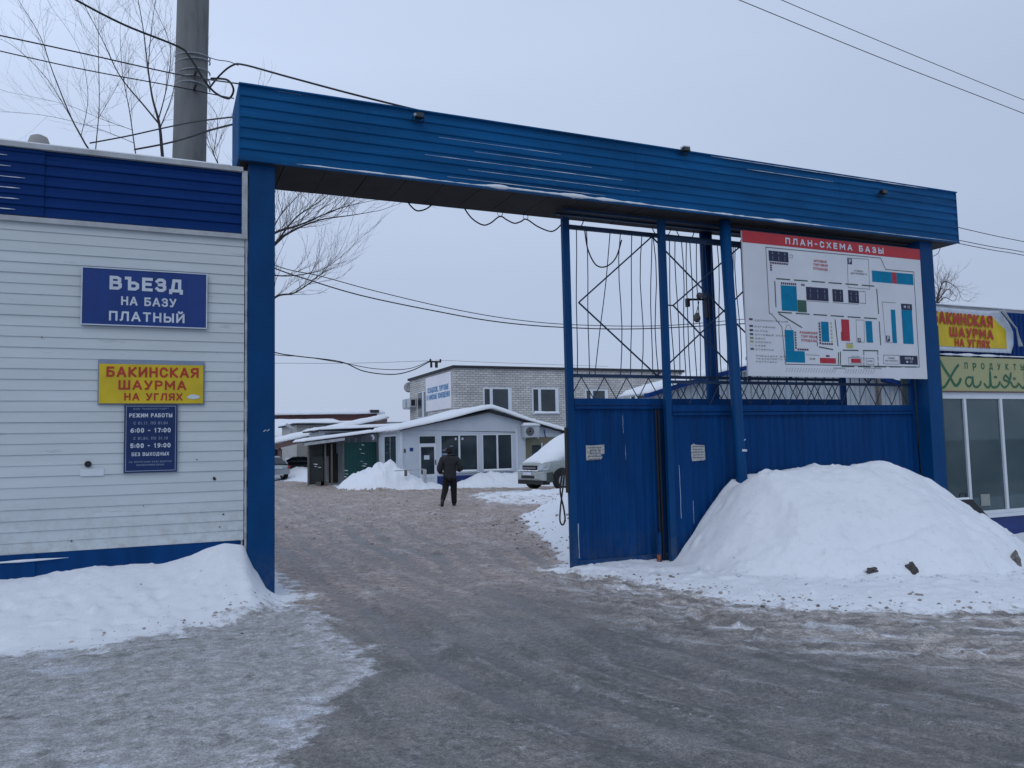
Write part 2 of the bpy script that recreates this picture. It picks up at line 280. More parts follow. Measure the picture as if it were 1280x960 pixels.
# ------------------------------------------------------------------ stroke lettering
def _arc(cx, cy, rx, ry, a0, a1, n=8): return [(cx+rx*math.cos(math.radians(a0+(a1-a0)*i/n)), cy+ry*math.sin(math.radians(a0+(a1-a0)*i/n))) for i in range(n+1)]
O_ = [(.3, 0), (.7, 0), (1, .25), (1, .75), (.7, 1), (.3, 1), (0, .75), (0, .25), (.3, 0)]
G = {
'А': (.8, [[(0, 0), (.46, 1)], [(.54, 1), (1, 0)], [(.25, .3), (.75, .3)]]), 'Б': (.68, [[(.92, 1), (0, 1), (0, 0), (.7, 0), (1, .14), (1, .45), (.7, .57), (.1, .57)]]),
'В': (.72, [[(0, 0), (0, 1), (.65, 1), (.93, .88), (.93, .66), (.7, .53), (.1, .53)], [(.62, .52), (.75, .52), (1, .38), (1, .14), (.75, 0), (.1, 0)]]), 'Г': (.58, [[(0, 0), (0, 1), (1, 1)]]),
'Д': (.85, [[(0, -.16), (0, .03), (1, .03), (1, -.16)], [(.18, .1), (.3, 1), (.84, 1), (.84, .1)]]), 'Е': (.64, [[(1, 1), (0, 1), (0, 0), (1, 0)], [(.1, .52), (.85, .52)]]),
'Ж': (1.05, [[(.5, 0), (.5, 1)], [(0, 1), (.42, .5), (0, 0)], [(1, 1), (.58, .5), (1, 0)]]), 'З': (.66, [[(0, .84), (.25, 1), (.7, 1), (.95, .87), (.95, .66), (.7, .53), (.3, .53)], [(.7, .5), (1, .38), (1, .14), (.7, 0), (.25, 0), (0, .15)]]),
'И': (.74, [[(0, 1), (0, 0)], [(1, 1), (1, 0)], [(.04, .05), (.96, .95)]]), 'Й': (.74, [[(0, 1), (0, 0)], [(1, 1), (1, 0)], [(.04, .05), (.96, .95)], [(.25, 1.3), (.38, 1.19), (.62, 1.19), (.75, 1.3)]]),
'К': (.7, [[(0, 0), (0, 1)], [(1, 1), (.15, .5), (1, 0)]]), 'Л': (.76, [[(-.02, 0), (.14, .08), (.26, 1), (1, 1), (1, 0)]]), 'М': (.88, [[(0, 0), (0, 1)], [(1, 0), (1, 1)], [(.06, .95), (.5, .3), (.94, .95)]]),
'Н': (.72, [[(0, 0), (0, 1)], [(1, 0), (1, 1)], [(.1, .52), (.9, .52)]]), 'О': (.8, [O_]), 'П': (.72, [[(0, 0), (0, 1), (1, 1), (1, 0)]]), 'Р': (.68, [[(0, 0), (0, 1), (.7, 1), (1, .86), (1, .6), (.7, .46), (.1, .46)]]),
'С': (.72, [[(1, .78), (.72, 1), (.28, 1), (0, .75), (0, .25), (.28, 0), (.72, 0), (1, .22)]]), 'Т': (.68, [[(.5, 0), (.5, .95)], [(-.02, 1), (1.02, 1)]]), 'У': (.72, [[(0, 1), (.5, .38)], [(1, 1), (.52, .2), (.36, 0), (.08, 0)]]),
'Ф': (.85, [[(.5, -.05), (.5, 1.05)], [(.25, .15), (.75, .15), (1, .35), (1, .65), (.75, .85), (.25, .85), (0, .65), (0, .35), (.25, .15)]]),
'Х': (.72, [[(0, 0), (1, 1)], [(0, 1), (1, 0)]]), 'Ц': (.78, [[(0, 1), (0, 0), (1, 0), (1, -.18)], [(.85, .05), (.85, 1)]]), 'Ч': (.68, [[(0, 1), (0, .6), (.25, .45), (.9, .45)], [(1, 1), (1, 0)]]),
'Ш': (.98, [[(0, 1), (0, 0), (1, 0), (1, 1)], [(.5, .08), (.5, 1)]]), 'Щ': (1.02, [[(0, 1), (0, 0), (1.04, 0), (1.04, -.18)], [(.48, .08), (.48, 1)], [(.94, .08), (.94, 1)]]),
'Ъ': (.85, [[(0, 1), (.28, 1), (.28, 0), (.78, 0), (1, .14), (1, .43), (.78, .57), (.36, .57)]]), 'Ы': (.9, [[(0, 1), (0, 0), (.5, 0), (.7, .14), (.7, .43), (.5, .57), (.08, .57)], [(1, 0), (1, 1)]]),
'Ь': (.66, [[(0, 1), (0, 0), (.7, 0), (1, .14), (1, .43), (.7, .57), (.1, .57)]]), 'Э': (.7, [[(0, .78), (.28, 1), (.72, 1), (1, .75), (1, .25), (.72, 0), (.28, 0), (0, .22)], [(.35, .52), (.9, .52)]]),
'Ю': (1.0, [[(0, 0), (0, 1)], [(.08, .52), (.32, .52)], [(.55, 0), (.8, 0), (1, .25), (1, .75), (.8, 1), (.55, 1), (.38, .75), (.38, .25), (.55, 0)]]), 'Я': (.7, [[(1, 0), (1, 1), (.3, 1), (0, .86), (0, .6), (.3, .46), (.9, .46)], [(.5, .42), (0, 0)]]),
'0': (.62, [O_]), '1': (.5, [[(.1, .78), (.6, 1), (.6, 0)]]), '2': (.62, [[(0, .8), (.25, 1), (.75, 1), (1, .8), (1, .6), (0, 0), (1, 0)]]), '3': (.62, [[(0, .85), (.25, 1), (.75, 1), (1, .85), (1, .66), (.7, .53), (1, .38), (1, .15), (.75, 0), (.25, 0), (0, .15)]]),
'4': (.64, [[(.75, 0), (.75, 1), (0, .3), (.68, .3)]]), '5': (.62, [[(1, 1), (.08, 1), (0, .55), (.7, .6), (1, .42), (1, .17), (.7, 0), (.25, 0), (0, .15)]]), '6': (.64, [[(.9, 1), (.35, .9), (0, .55), (0, .2), (.28, 0), (.72, 0), (1, .2), (1, .4), (.72, .58), (.1, .5)]]),
'7': (.6, [[(0, 1), (1, 1), (.4, 0)]]), '9': (.64, [[(.1, 0), (.65, .1), (1, .45), (1, .8), (.72, 1), (.28, 1), (0, .8), (0, .6), (.28, .42), (.9, .5)]]), '-': (.45, [[(.05, .45), (.95, .45)]]), ':': (.16, [[(.5, .12), (.5, .16)], [(.5, .62), (.5, .66)]]), '.': (.14, [[(.5, .02), (.5, .04)]]), ',': (.14, [[(.5, .04), (.3, -.15)]]),
'"': (.34, [[(.1, 1), (.1, .8)], [(.9, 1), (.9, .8)]]), '№': (1.1, [[(0, 0), (0, 1)], [(0, 1), (.5, 0)], [(.5, 0), (.5, 1)], [(.7, .8), (.7, .45), (1, .45), (1, .8), (.7, .8)], [(.7, .2), (1, .2)]]), ' ': (.38, []),
}
def ribbon(mb, pts, t, y, to3=None, capext=True):
    P = [Vector((a, b)) for a, b in pts]; closed = (P[0]-P[-1]).length < 1e-6
    if closed: P = P[:-1]
    n = len(P); Lp = []; Rp = []
    for i in range(n):
        a = P[i-1] if (i or closed) else None; b = P[(i+1) % n] if (i < n-1 or closed) else None
        d1 = (P[i]-a).normalized() if a is not None else (b-P[i]).normalized(); d2 = (b-P[i]).normalized() if b is not None else d1
        q = P[i]
        if capext and not closed and i == 0: q = q-d2*t
        if capext and not closed and i == n-1: q = q+d1*t
        n1 = Vector((-d1.y, d1.x)); n2 = Vector((-d2.y, d2.x)); mm = n1+n2
        mm = mm.normalized() if mm.length > 1e-4 else n1
        k = t/max(.5, mm.dot(n1)); Lp.append(q+mm*k); Rp.append(q-mm*k)
    to3 = to3 or (lambda a, b, yy: (a, yy, b))
    vs = [to3(p.x, p.y, y-.00006*i) for i, p in enumerate(Lp)]+[to3(p.x, p.y, y-.00006*i) for i, p in enumerate(Rp)]
    m = n if closed else n-1
    mb.add(vs, [(i, (i+1) % n, n+(i+1) % n, n+i) for i in range(m)])
def text(mb, s, cx, z, h, y, st=.15, gap=.22, ws=1., align='c', width=None, to3=None):
    t = st*h/2; adv = []; tot = 0
    for c in s:
        wd = G.get(c, G[' '])[0]*ws*h; adv.append(wd); tot += wd+gap*h
    tot -= gap*h
    k = 1.
    if width: k = width/tot
    x = cx-tot*k/2 if align == 'c' else cx
    lay = 0
    for c, wd in zip(s, adv):
        for q, pl in enumerate(G.get(c, G[' '])[1]):
            ribbon(mb, [(x+(t+a*(wd-2*t))*k, z+t+b*(h-2*t)) for a, b in pl], t, y-.0004*(q+1), to3)
        x += (wd+gap*h)*k
    return mb
def sheet_y(mb, x0, x1, z0, z1, y, pitch, d, vertical=True, cut=None):
    """profiled metal sheet facing the street; ribs vertical or horizontal"""
    a0, a1 = (x0, x1) if vertical else (z0, z1); prof = []; a = a0
    while a < a1-1e-6:
        for f, dd in ((0, 0), (.42, 0), (.52, d), (.90, d)):
            q = a+f*pitch
            if q < a1-1e-6: prof.append((q, y+dd))
        a += pitch
    prof.append((a1, y+d*.5))
    vs = []
    for q, yy in prof:
        if vertical:
            for z in (z0, z1): vs.append((q, yy, z))
        else:
            for x in (x0, x1): vs.append((x, yy, q))
    fs = [(2*i, 2*i+2, 2*i+3, 2*i+1) for i in range(len(prof)-1)]
    k = len(vs); vs += [(v[0], v[1]+.004, v[2]) for v in vs]; fs += [tuple(i+k for i in reversed(f)) for f in fs]
    fs += [(1, 0, k, k+1), (2*len(prof)-2, 2*len(prof)-1, k+2*len(prof)-1, k+2*len(prof)-2)]
    for i in range(len(prof)-1):
        fs += [(2*i+2, 2*i, k+2*i, k+2*i+2), (2*i+1, 2*i+3, k+2*i+3, k+2*i+1)]
    return mb.add(vs, fs)
# ------------------------------------------------------------------ ground
def perm_noise(x, y, seed):
    xi = np.floor(x).astype(np.int64); yi = np.floor(y).astype(np.int64); xf = x-xi; yf = y-yi
    def h(a, b):
        n = (a*374761393+b*668265263+seed*1442695041) & 0xffffffff; n = ((n ^ (n >> 13))*1274126177) & 0xffffffff; return ((n ^ (n >> 16)) & 0xffff)/65535.
    u = xf*xf*(3-2*xf); v = yf*yf*(3-2*yf)
    return (h(xi, yi)*(1-u)+h(xi+1, yi)*u)*(1-v)+(h(xi, yi+1)*(1-u)+h(xi+1, yi+1)*u)*v-.5
def fbm(x, y, seed, o=4, g=.5):
    r = 0; a = 1.
    for i in range(o): r = r+perm_noise(x*2**i+13.7*i, y*2**i-7.1*i, seed+i)*a; a *= g
    return r
def sdist(X, Y, poly):
    """signed distance, positive inside"""
    ins = np.zeros(X.shape, bool); dm = np.full(X.shape, 1e9); n = len(poly)
    for i in range(n):
        x0, y0 = poly[i]; x1, y1 = poly[(i+1) % n]
        if y0 != y1:
            c = ((y0 > Y) != (y1 > Y)) & (X < (x1-x0)*(Y-y0)/(y1-y0)+x0); ins ^= c
        dx, dy = x1-x0, y1-y0; t = np.clip(((X-x0)*dx+(Y-y0)*dy)/(dx*dx+dy*dy), 0, 1)
        dm = np.minimum(dm, (X-x0-t*dx)**2+(Y-y0-t*dy)**2)
    return np.where(ins, 1, -1)*np.sqrt(dm)
def sst(v, a, b): t = np.clip((v-a)/(b-a), 0, 1); return t*t*(3-2*t)
P_LS = [(-60, 3), (-60, -1.4), (-2.5, -1.5), (-1.68, -1.6), (-.85, -1.21), (-.29, -.85), (.1, -.25), (.12, .3), (0, 3)]
P_LI = [(-60, 1), (0, .2), (.03, 0), (.28, -.96), (.36, -2.27), (.34, -3.5), (.05, -4.05), (-.24, -4.4), (-.6, -5.2), (-.9, -7), (-.9, -14), (-60, -14)]
P_RS = [(3.9, .35), (4.25, -.3), (4.55, -1.15), (4.6, -2.0), (5.0, -3.0), (5.9, -3.75), (7.3, -4.25), (9.5, -5.1), (14, -6), (60, -7), (60, 2), (4.3, .8)]
P_RM = [(3.2, .5), (3.35, -.8), (3.1, -2.2), (2.9, -3.3), (3.3, -4.3), (4.0, -5.0), (4.3, -5.6), (4.2, -6.3), (4.6, -7.5), (60, -16), (60, 2), (4, 1)]
P_Y1 = [(4.15, .6), (4.38, 1.2), (5.35, 3.77), (6.29, 6.98), (6.9, 8.3), (8.6, 9.5), (14, 11), (60, 12), (60, .6)]
P_Y2 = [(5.6, 34.5), (6.2, 30.5), (6.0, 24), (6.8, 22.1), (8.3, 21.5), (9.76, 21.2), (10.8, 20.6), (16, 19), (60, 18), (60, 900), (-900, 900), (-900, 46), (-3, 44), (3.5, 42)]
P_Y3 = [(8.0, 11.0), (7.6, 13), (8.2, 16.5), (9.5, 18.5), (13, 18), (16, 14), (12, 10.5)]
P_Y4 = [(-60, 2), (-.6, 2), (-.8, 12), (-1.2, 36), (-60, 40)]
def height_mask(X, Y):
    base = -.02*np.clip(X, 0, 13)*(1-sst(Y, 2, 9))
    sn = np.maximum.reduce([sst(sdist(X, Y, P_LS), -.95, .50), sst(sdist(X, Y, P_RS), -.85, .55), sst(sdist(X, Y, P_Y1), -.3, .35), sst(sdist(X, Y, P_Y2), -.5, .4), .62*sst(sdist(X, Y, P_Y3), -.6, .8), .8*sst(sdist(X, Y, P_Y4), -.5, .5)])
    ice = sst(sdist(X+.25*fbm(X*1.3, Y*1.3, 91, 3), Y+.25*fbm(X*1.3, Y*1.3, 95, 3), P_LI), -.45, .40)
    mixr = sst(sdist(X, Y, P_RM), -.5, .9)
    # left bank against the hut
    xw = np.array([-60, -2.75, -1.23, -.81, -.55, -.34, -.22, -.08, .05]); hw = np.array([.45, .47, .49, .56, .64, .62, .32, .10, 0])
    hb = np.interp(X, xw, hw, right=0); s = np.clip(-Y/1.45, 0, 1)
    bank = hb*(1-s)**1.35*(1-.0*s); bank = np.where(Y > .05, hb*np.clip(1-(Y-.05)/.3, 0, 1), bank)
    z = base+bank
    # right pile in front of the gate
    xc = np.array([5.3, 5.80, 5.95, 6.33, 6.9, 7.9, 8.6, 9.3, 10.0, 10.8, 11.55, 12.2, 12.8, 14]); hc = np.array([0, .03, .22, .62, 1.20, 1.29, 1.31, 1.34, 1.24, .82, .22, -.02, 0, 0])
    H = np.interp(X, xc, hc); toe = np.interp(X, [5.2, 6.2, 7.2, 8.6, 9.6, 10.6, 11.6, 12.6], [-.9, -1.6, -2.25, -2.6, -2.5, -2.1, -1.6, -1.1])
    y0 = .22; s = np.clip((y0-Y)/(y0-toe), 0, 1)
    lump = fbm(X*.9, Y*.9, 5, 3)
    prof = (1-s**2.3)*(1+.10*np.exp(-((s-.3)/.2)**2)); prof = prof*.93+.07*np.sqrt(np.clip(1-s, 0, 1))
    pile = H*prof*(1+.10*lump*np.clip(s*3, 0, 1))
    pile = pile+np.clip(pile*3, 0, 1)*(s > 0)*(.085*fbm(X*1.5+3, Y*1.5, 101, 5)*np.clip(s*2.5, 0, 1)-.10*np.clip(fbm(X*2.9, Y*2.9, 107, 3)-.25, 0, 1)-.12*np.exp(-((Y+1.75+.25*np.sin(X*1.7)+.3*fbm(X*1.2, Y*.5, 55, 2))/.10)**2)*np.exp(-((X-7.6)/1.2)**2))
    pile = pile-.10*np.exp(-(((X-7.45)/.5)**2+((Y+1.9)/.25)**2))*np.clip(pile*4, 0, 1)
    pile = np.where(Y > y0, H*np.clip(1-(Y-y0)/.10, 0, 1), pile)
    pile = pile-.16*np.exp(-(((X-6.98)/.16)**2+((Y+.02)/.2)**2))*np.clip(pile*4, 0, 1)
    z = z+np.maximum(pile, 0)
    # skirt of trodden snow at the foot of the pile
    z = z+.06*sst(sdist(X, Y, P_RS), -.3, .6)*(Y < 2)*(1+fbm(X*2, Y*2, 31, 3))
    # yard banks
    d1 = sdist(X, Y, P_Y1); z = z+.5*sst(d1, -.1, 1.3)*(1+.5*fbm(X*.8, Y*.8, 9, 3))*sst(Y, .7, 1.6)
    def heap(cx, cy, rx, ry, h, p=1.3):
        r = np.sqrt(((X-cx)/rx)**2+((Y-cy)/ry)**2); return h*np.clip(1-r, 0, 1)**(1/p)*(1+.55*fbm(X*1.6, Y*1.6, 40+int(cx), 5)) if h else 0
    zh = 0*X
    for a in ((7.05, 23.9, 1.5, 2.2, .72, 1.7), (6.9, 25.0, 1.3, 2.0, .4, 1.2), (7.8, 23.0, 1.3, 1.3, .55, 1.4), (8.7, 22.4, 1.1, .7, .30, 1.4), (12.0, 22.7, 1.9, .75, .55, 1.8), (6.6, 39.5, 1.7, 3.2, .55, 1.4), (6.8, 43, 2.2, 3, .7, 1.5), (11.2, 15.2, 2.5, .8, .2, 1.3), (13.8, 22.6, 1.5, .8, .3, 1.5)):
        zh = zh+heap(*a)
    z = z+zh; sn = np.maximum(sn, sst(zh, .02, .10))
    sn = np.maximum(sn, np.clip((pile-.02)*30, 0, 1)); sn = np.maximum(sn, np.clip(bank*12-.6, 0, 1))
    brown = sst(Y+.6*fbm(X*.5, Y*.5, 141, 3), -3.4, 1.0)
    # surface relief
    track = X-(1.7+.07*np.clip(-Y-3, 0, 9)**2)
    wob = .10*np.sin(Y*.55)+.06*np.sin(Y*1.3+1)
    def groove(v, c, w): return np.exp(-((v-c)/w)**4)
    gr = np.zeros_like(X)
    for c, w, a in ((-.95, .13, .8), (.60, .13, .8), (-.45, .11, .6), (1.08, .11, .6), (.15, .10, .5), (1.75, .12, .5)): gr = np.maximum(gr, a*groove(track+wob*(1+.3*c), c, w))
    r2 = np.hypot(X-8.7, (Y-.6)*1.0); a2 = np.arctan2(Y-.6, X-8.7); w2 = .12*np.sin(a2*5)+.05*np.sin(a2*11)
    t2m = sst(r2, 4.0, 4.6)*(Y < 3)*sst(X, 1.5, 2.5)
    for c, w, a in ((4.75, .12, .8), (6.25, .13, .9), (5.3, .10, .6), (6.8, .11, .7), (5.85, .10, .5), (7.4, .12, .5)): gr = np.maximum(gr, a*groove(r2+w2, c, w)*t2m)
    gr = gr*(.65+.7*np.clip(fbm(X*.7, Y*.7, 131, 2)+.4, 0, 1))*(1-.35*ice)*(1-sn)
    tread = np.where(gr > .25, np.sin((Y*.8+X*.3)*60)*.0025, 0)
    rim = np.exp(-((gr-.35)/.18)**2)*(gr > .05)
    rut = -gr*.030+rim*.010+tread+fbm(track*2.6, Y*.22, 21, 4)*.030+fbm(track*9, Y*.8, 25, 3)*.008
    clod = np.clip(fbm(X*7, Y*7, 61, 4), 0, 1)
    edge = np.exp(-(sdist(X, Y, P_RS)/.55)**2)*(Y < .6)+np.exp(-((sdist(X, Y, P_RM)-.6)/.6)**2)*.7*(Y < .6)+.8*mixr*(Y < .5)*(1-sn)
    yard = sst(Y, 1.5, 7)
    rough = np.clip(edge+yard*.9*(1-sn), 0, 1.3)
    z = z+(1-sn)*(rut*(1-.3*ice)+fbm(X*5, Y*5, 71, 4)*.009)+rough*clod*.075*(1-sn*.7)+yard*(1-sn)*fbm(X*1.6, Y*1.6, 77, 4)*.08
    z = z+sn*(fbm(X*1.7, Y*1.7, 81, 4)*.055+np.maximum(fbm(X*6, Y*6, 83, 3)-.32, 0)*.12+np.minimum(fbm(X*3.1, Y*3.1, 85, 3)+.2, 0)*.10+fbm(X*9, Y*9, 88, 3)*.008)
    near = np.exp(-((X*X+Y*Y)/60.**2)); far = 1-near
    rd = random.Random(5)
    for k in range(70):
        if k < 40: cx, cy = rd.uniform(-3.1, -.1), rd.uniform(-1.5, -.35)
        else: cx, cy = rd.uniform(6.2, 11.0), rd.uniform(-3.4, -.8)
        a = rd.uniform(.03, .10); b = a*rd.uniform(.4, .9); th = rd.uniform(0, 3.1); dp = rd.uniform(.012, .035)
        if abs(X-cx).min() > .4: continue
        dx = X-cx; dy = Y-cy; u = (dx*math.cos(th)+dy*math.sin(th))/a; v = (-dx*math.sin(th)+dy*math.cos(th))/b
        z = z-sn*dp*np.exp(-(u*u+v*v)**2)
    return z, sn, ice, mixr, brown, track, gr, r2, a2*6.
def axis(a, b, fine, segs):
    """fine spacing inside [a,b], then growing outwards"""
    c = list(np.arange(a, b+1e-6, fine)); s = fine; x = b
    while x < segs[1]: s = min(s*1.10, 40); x += s; c.append(x)
    s = fine; x = a
    while x > segs[0]: s = min(s*1.10, 40); x -= s; c.insert(0, x)
    return np.array(c)
gx = axis(-3.2, 11.5, .035, (-900, 900)); gy = list(np.arange(-7.6, 1.2, .03)); s_ = .03; y_ = gy[-1]
while y_ < 30: s_ = min(s_*1.03, .16); y_ += s_; gy.append(y_)
while y_ < 1000: s_ *= 1.12; y_ += s_; gy.append(y_)
y_ = gy[0]; s_ = .03; lo = []
while y_ > -200: s_ *= 1.2; y_ -= s_; lo.insert(0, y_)
gy = np.array(lo+gy)
X, Y = np.meshgrid(gx, gy); Z, SN, IC, MR, BR, TR, GRV, T2, A2 = height_mask(X, Y)
me = D.meshes.new('ground'); nx, ny = len(gx), len(gy)
co = np.stack([X, Y, Z], -1).reshape(-1, 3).astype(np.float32); me.vertices.add(nx*ny); me.vertices.foreach_set('co', co.ravel())
ii = np.arange((ny-1)*(nx-1)); r0 = ii//(nx-1)*nx+ii % (nx-1); quads = np.stack([r0, r0+1, r0+nx+1, r0+nx], -1).astype(np.int32)
me.loops.add(quads.size); me.loops.foreach_set('vertex_index', quads.ravel()); me.polygons.add(len(quads)); me.polygons.foreach_set('loop_start', np.arange(0, quads.size, 4, dtype=np.int32)); me.polygons.foreach_set('loop_total', np.full(len(quads), 4, np.int32))
me.polygons.foreach_set('use_smooth', np.ones(len(quads), bool)); me.update(); me.validate()
for nm, A in (('snow', SN), ('ice', IC), ('mixed', MR), ('brown', BR), ('track', TR), ('rut', GRV), ('turn', T2), ('along', A2)):
    at_ = me.attributes.new(nm, 'FLOAT', 'POINT'); at_.data.foreach_set('value', A.ravel().astype(np.float32))
def ground_mat():
    m = D.materials.new('winter_ground'); m.use_nodes = True; t = m.node_tree; n = t.nodes; l = t.links; b = n['Principled BSDF']
    g = n.new('ShaderNodeNewGeometry')
    def attr(a): q = n.new('ShaderNodeAttribute'); q.attribute_name = a; return q.outputs['Fac']
    def math_(op, a, b_=None, cl=False):
        q = n.new('ShaderNodeMath'); q.operation = op; q.use_clamp = cl
        for i, v in enumerate((a, b_)):
            if v is None: continue
            if isinstance(v, (int, float)): q.inputs[i].default_value = v
            else: l.new(v, q.inputs[i])
        return q.outputs[0]
    def ns(vec, sc_, det=6, rg=.6):
        q = n.new('ShaderNodeTexNoise'); q.inputs['Scale'].default_value = sc_; q.inputs['Detail'].default_value = det; q.inputs['Roughness'].default_value = rg; l.new(vec, q.inputs[0]); return q.outputs[0]
    def mr(v, a, b_, c=0., d=1.):
        q = n.new('ShaderNodeMapRange'); q.interpolation_type = 'SMOOTHSTEP'; l.new(v, q.inputs[0])
        for i, k in enumerate((a, b_, c, d)): q.inputs[i+1].default_value = k
        return q.outputs[0]
    def mix(f, a, c):
        q = n.new('ShaderNodeMix'); q.data_type = 'RGBA'; l.new(f, q.inputs[0])
        for i, v in ((6, a), (7, c)):
            if isinstance(v, tuple): q.inputs[i].default_value = (*v, 1)
            else: l.new(v, q.inputs[i])
        return q.outputs[2]
    pos = g.outputs['Position']; sp = n.new('ShaderNodeSeparateXYZ'); l.new(pos, sp.inputs[0])
    tv = n.new('ShaderNodeCombineXYZ'); l.new(attr('track'), tv.inputs[0]); l.new(math_('MULTIPLY', sp.outputs[1], .10), tv.inputs[1])
    tv2 = n.new('ShaderNodeCombineXYZ'); l.new(attr('track'), tv2.inputs[0]); l.new(math_('MULTIPLY', sp.outputs[1], .35), tv2.inputs[1])
    tw_ = n.new('ShaderNodeCombineXYZ'); l.new(attr('turn'), tw_.inputs[0]); l.new(math_('MULTIPLY', attr('along'), .22), tw_.inputs[1])
    st3 = ns(tw_.outputs[0], 4.5, 8, .68)
    nA = ns(pos, 1.3, 8, .65); nB = ns(pos, 7, 8, .7); nC = ns(pos, 45, 5, .65); st = ns(tv.outputs[0], 2.2, 6, .6); st2 = ns(tv2.outputs[0], 6, 6, .65)
    # wet compacted road ice, grey with darker tracks
    road = mix(mr(st, .36, .62), (.122, .121, .116), (.215, .210, .203))
    road = mix(mr(st2, .50, .66), road, (.265, .265, .268)); road = mix(math_('MULTIPLY', mr(ns(pos, 22, 7, .78), .50, .62), .75), road, (.095, .098, .100)); road = mix(math_('MULTIPLY', mr(ns(pos, 14, 8, .8), .57, .66), .8), road, (.34, .34, .345)); road = mix(mr(ns(pos, .9, 4, .55), .50, .66), road, mix(st2, (.17, .165, .16), (.29, .28, .275)))
    road = mix(mr(nB, .58, .74), road, (.36, .375, .40))
    brown = mix(mr(nB, .35, .68), (.27, .222, .198), (.47, .40, .368)); brown = mix(mr(nA, .50, .68), brown, (.50, .45, .43)); brown = mix(mr(ns(pos, 13, 8, .75), .50, .62), brown, (.17, .135, .12))
    bf = math_('ADD', attr('brown'), math_('MULTIPLY', math_('SUBTRACT', nA, .5), 1.2), True)
    col = mix(bf, road, brown)
    # mixed trodden slush on the right
    mf = math_('MULTIPLY', attr('mixed'), mr(math_('ADD', math_('MULTIPLY', nA, .4), math_('MULTIPLY', st3, .6)), .40, .50)); col = mix(mf, col, mix(mr(nB, .38, .62), (.25, .225, .205), (.50, .475, .46))); col = mix(math_('MULTIPLY', attr('mixed'), mr(st3, .52, .60)), col, (.62, .64, .68))
    # grey trodden ice on the left
    icec = mix(mr(nB, .35, .68), (.29, .29, .29), (.48, .485, .50)); icec = mix(mr(nA, .54, .70), icec, (.56, .60, .67)); icec = mix(mr(ns(pos, 3.1, 7, .7), .55, .68), icec, (.19, .195, .19))
    fi = math_('ADD', attr('ice'), math_('MULTIPLY', math_('SUBTRACT', ns(pos, 3, 7, .65), .5), 1.4)); col = mix(mr(fi, .44, .62), col, icec)
    # bright crust along the ice edge
    ed = math_('MULTIPLY', mr(fi, .38, .56), mr(fi, .95, .62)); col = mix(math_('MULTIPLY', ed, mr(nB, .44, .60)), col, (.58, .60, .65))
    col = mix(math_('MULTIPLY', attr('rut'), math_('ADD', .35, math_('MULTIPLY', nB, .7))), col, mix(nB, (.085, .088, .092), (.16, .16, .165)))
    # snow
    sf = math_('ADD', attr('snow'), math_('MULTIPLY', math_('SUBTRACT', ns(pos, 3.2, 9, .75), .5), 2.0))
    snowc = mix(mr(nB, .50, .75), (.76, .80, .855), (.66, .695, .745)); snowc = mix(math_('MULTIPLY', mr(ns(pos, 6, 8, .75), .64, .72), mr(attr('snow'), 1.0, .6)), snowc, (.22, .21, .20))
    snf = mr(sf, .40, .66); col = mix(snf, col, snowc)
    grn = mr(ns(pos, 70, 4, .75), .32, .68, .62, 1.38); grn2 = mr(ns(pos, 18, 6, .75), .34, .66, .78, 1.22); gsc = math_('MULTIPLY', grn, grn2)
    gsc = math_('ADD', math_('MULTIPLY', math_('SUBTRACT', gsc, 1.0), math_('SUBTRACT', 1.0, math_('MULTIPLY', snf, .93))), 1.0)
    vs_ = n.new('ShaderNodeVectorMath'); vs_.operation = 'SCALE'; l.new(col, vs_.inputs[0]); l.new(gsc, vs_.inputs['Scale']); col = vs_.outputs[0]
    # grit
    gr = mr(ns(pos, 24, 4, .6), .67, .72); col = mix(math_('MULTIPLY', gr, math_('SUBTRACT', 1.0, math_('MULTIPLY', snf, .85))), col, (.05, .05, .052))
    l.new(col, b.inputs['Base Color'])
    rg = math_('ADD', .42, math_('MULTIPLY', nB, .35)); rg = math_('SUBTRACT', math_('ADD', rg, math_('MULTIPLY', snf, .25), True), math_('MULTIPLY', attr('rut'), .18)); l.new(rg, b.inputs['Roughness']); b.inputs['Specular IOR Level'].default_value = .3
    h = math_('ADD', math_('MULTIPLY', nB, .6), math_('MULTIPLY', nC, .30)); h = math_('ADD', h, math_('MULTIPLY', st2, .5)); h = math_('ADD', h, math_('MULTIPLY', ns(pos, 130, 3), .12))
    bp = n.new('ShaderNodeBump'); bp.inputs['Distance'].default_value = .045
    l.new(math_('SUBTRACT', .68, math_('MULTIPLY', snf, .42)), bp.inputs['Strength']); l.new(h, bp.inputs['Height']); l.new(bp.outputs[0], b.inputs['Normal'])
    return m
me.materials.append(ground_mat()); ground = D.objects.new('ground', me); COL.objects.link(ground); tag(ground, kind='structure')
def gz(x, y): return float(height_mask(np.array([[float(x)]]), np.array([[float(y)]]))[0][0, 0])
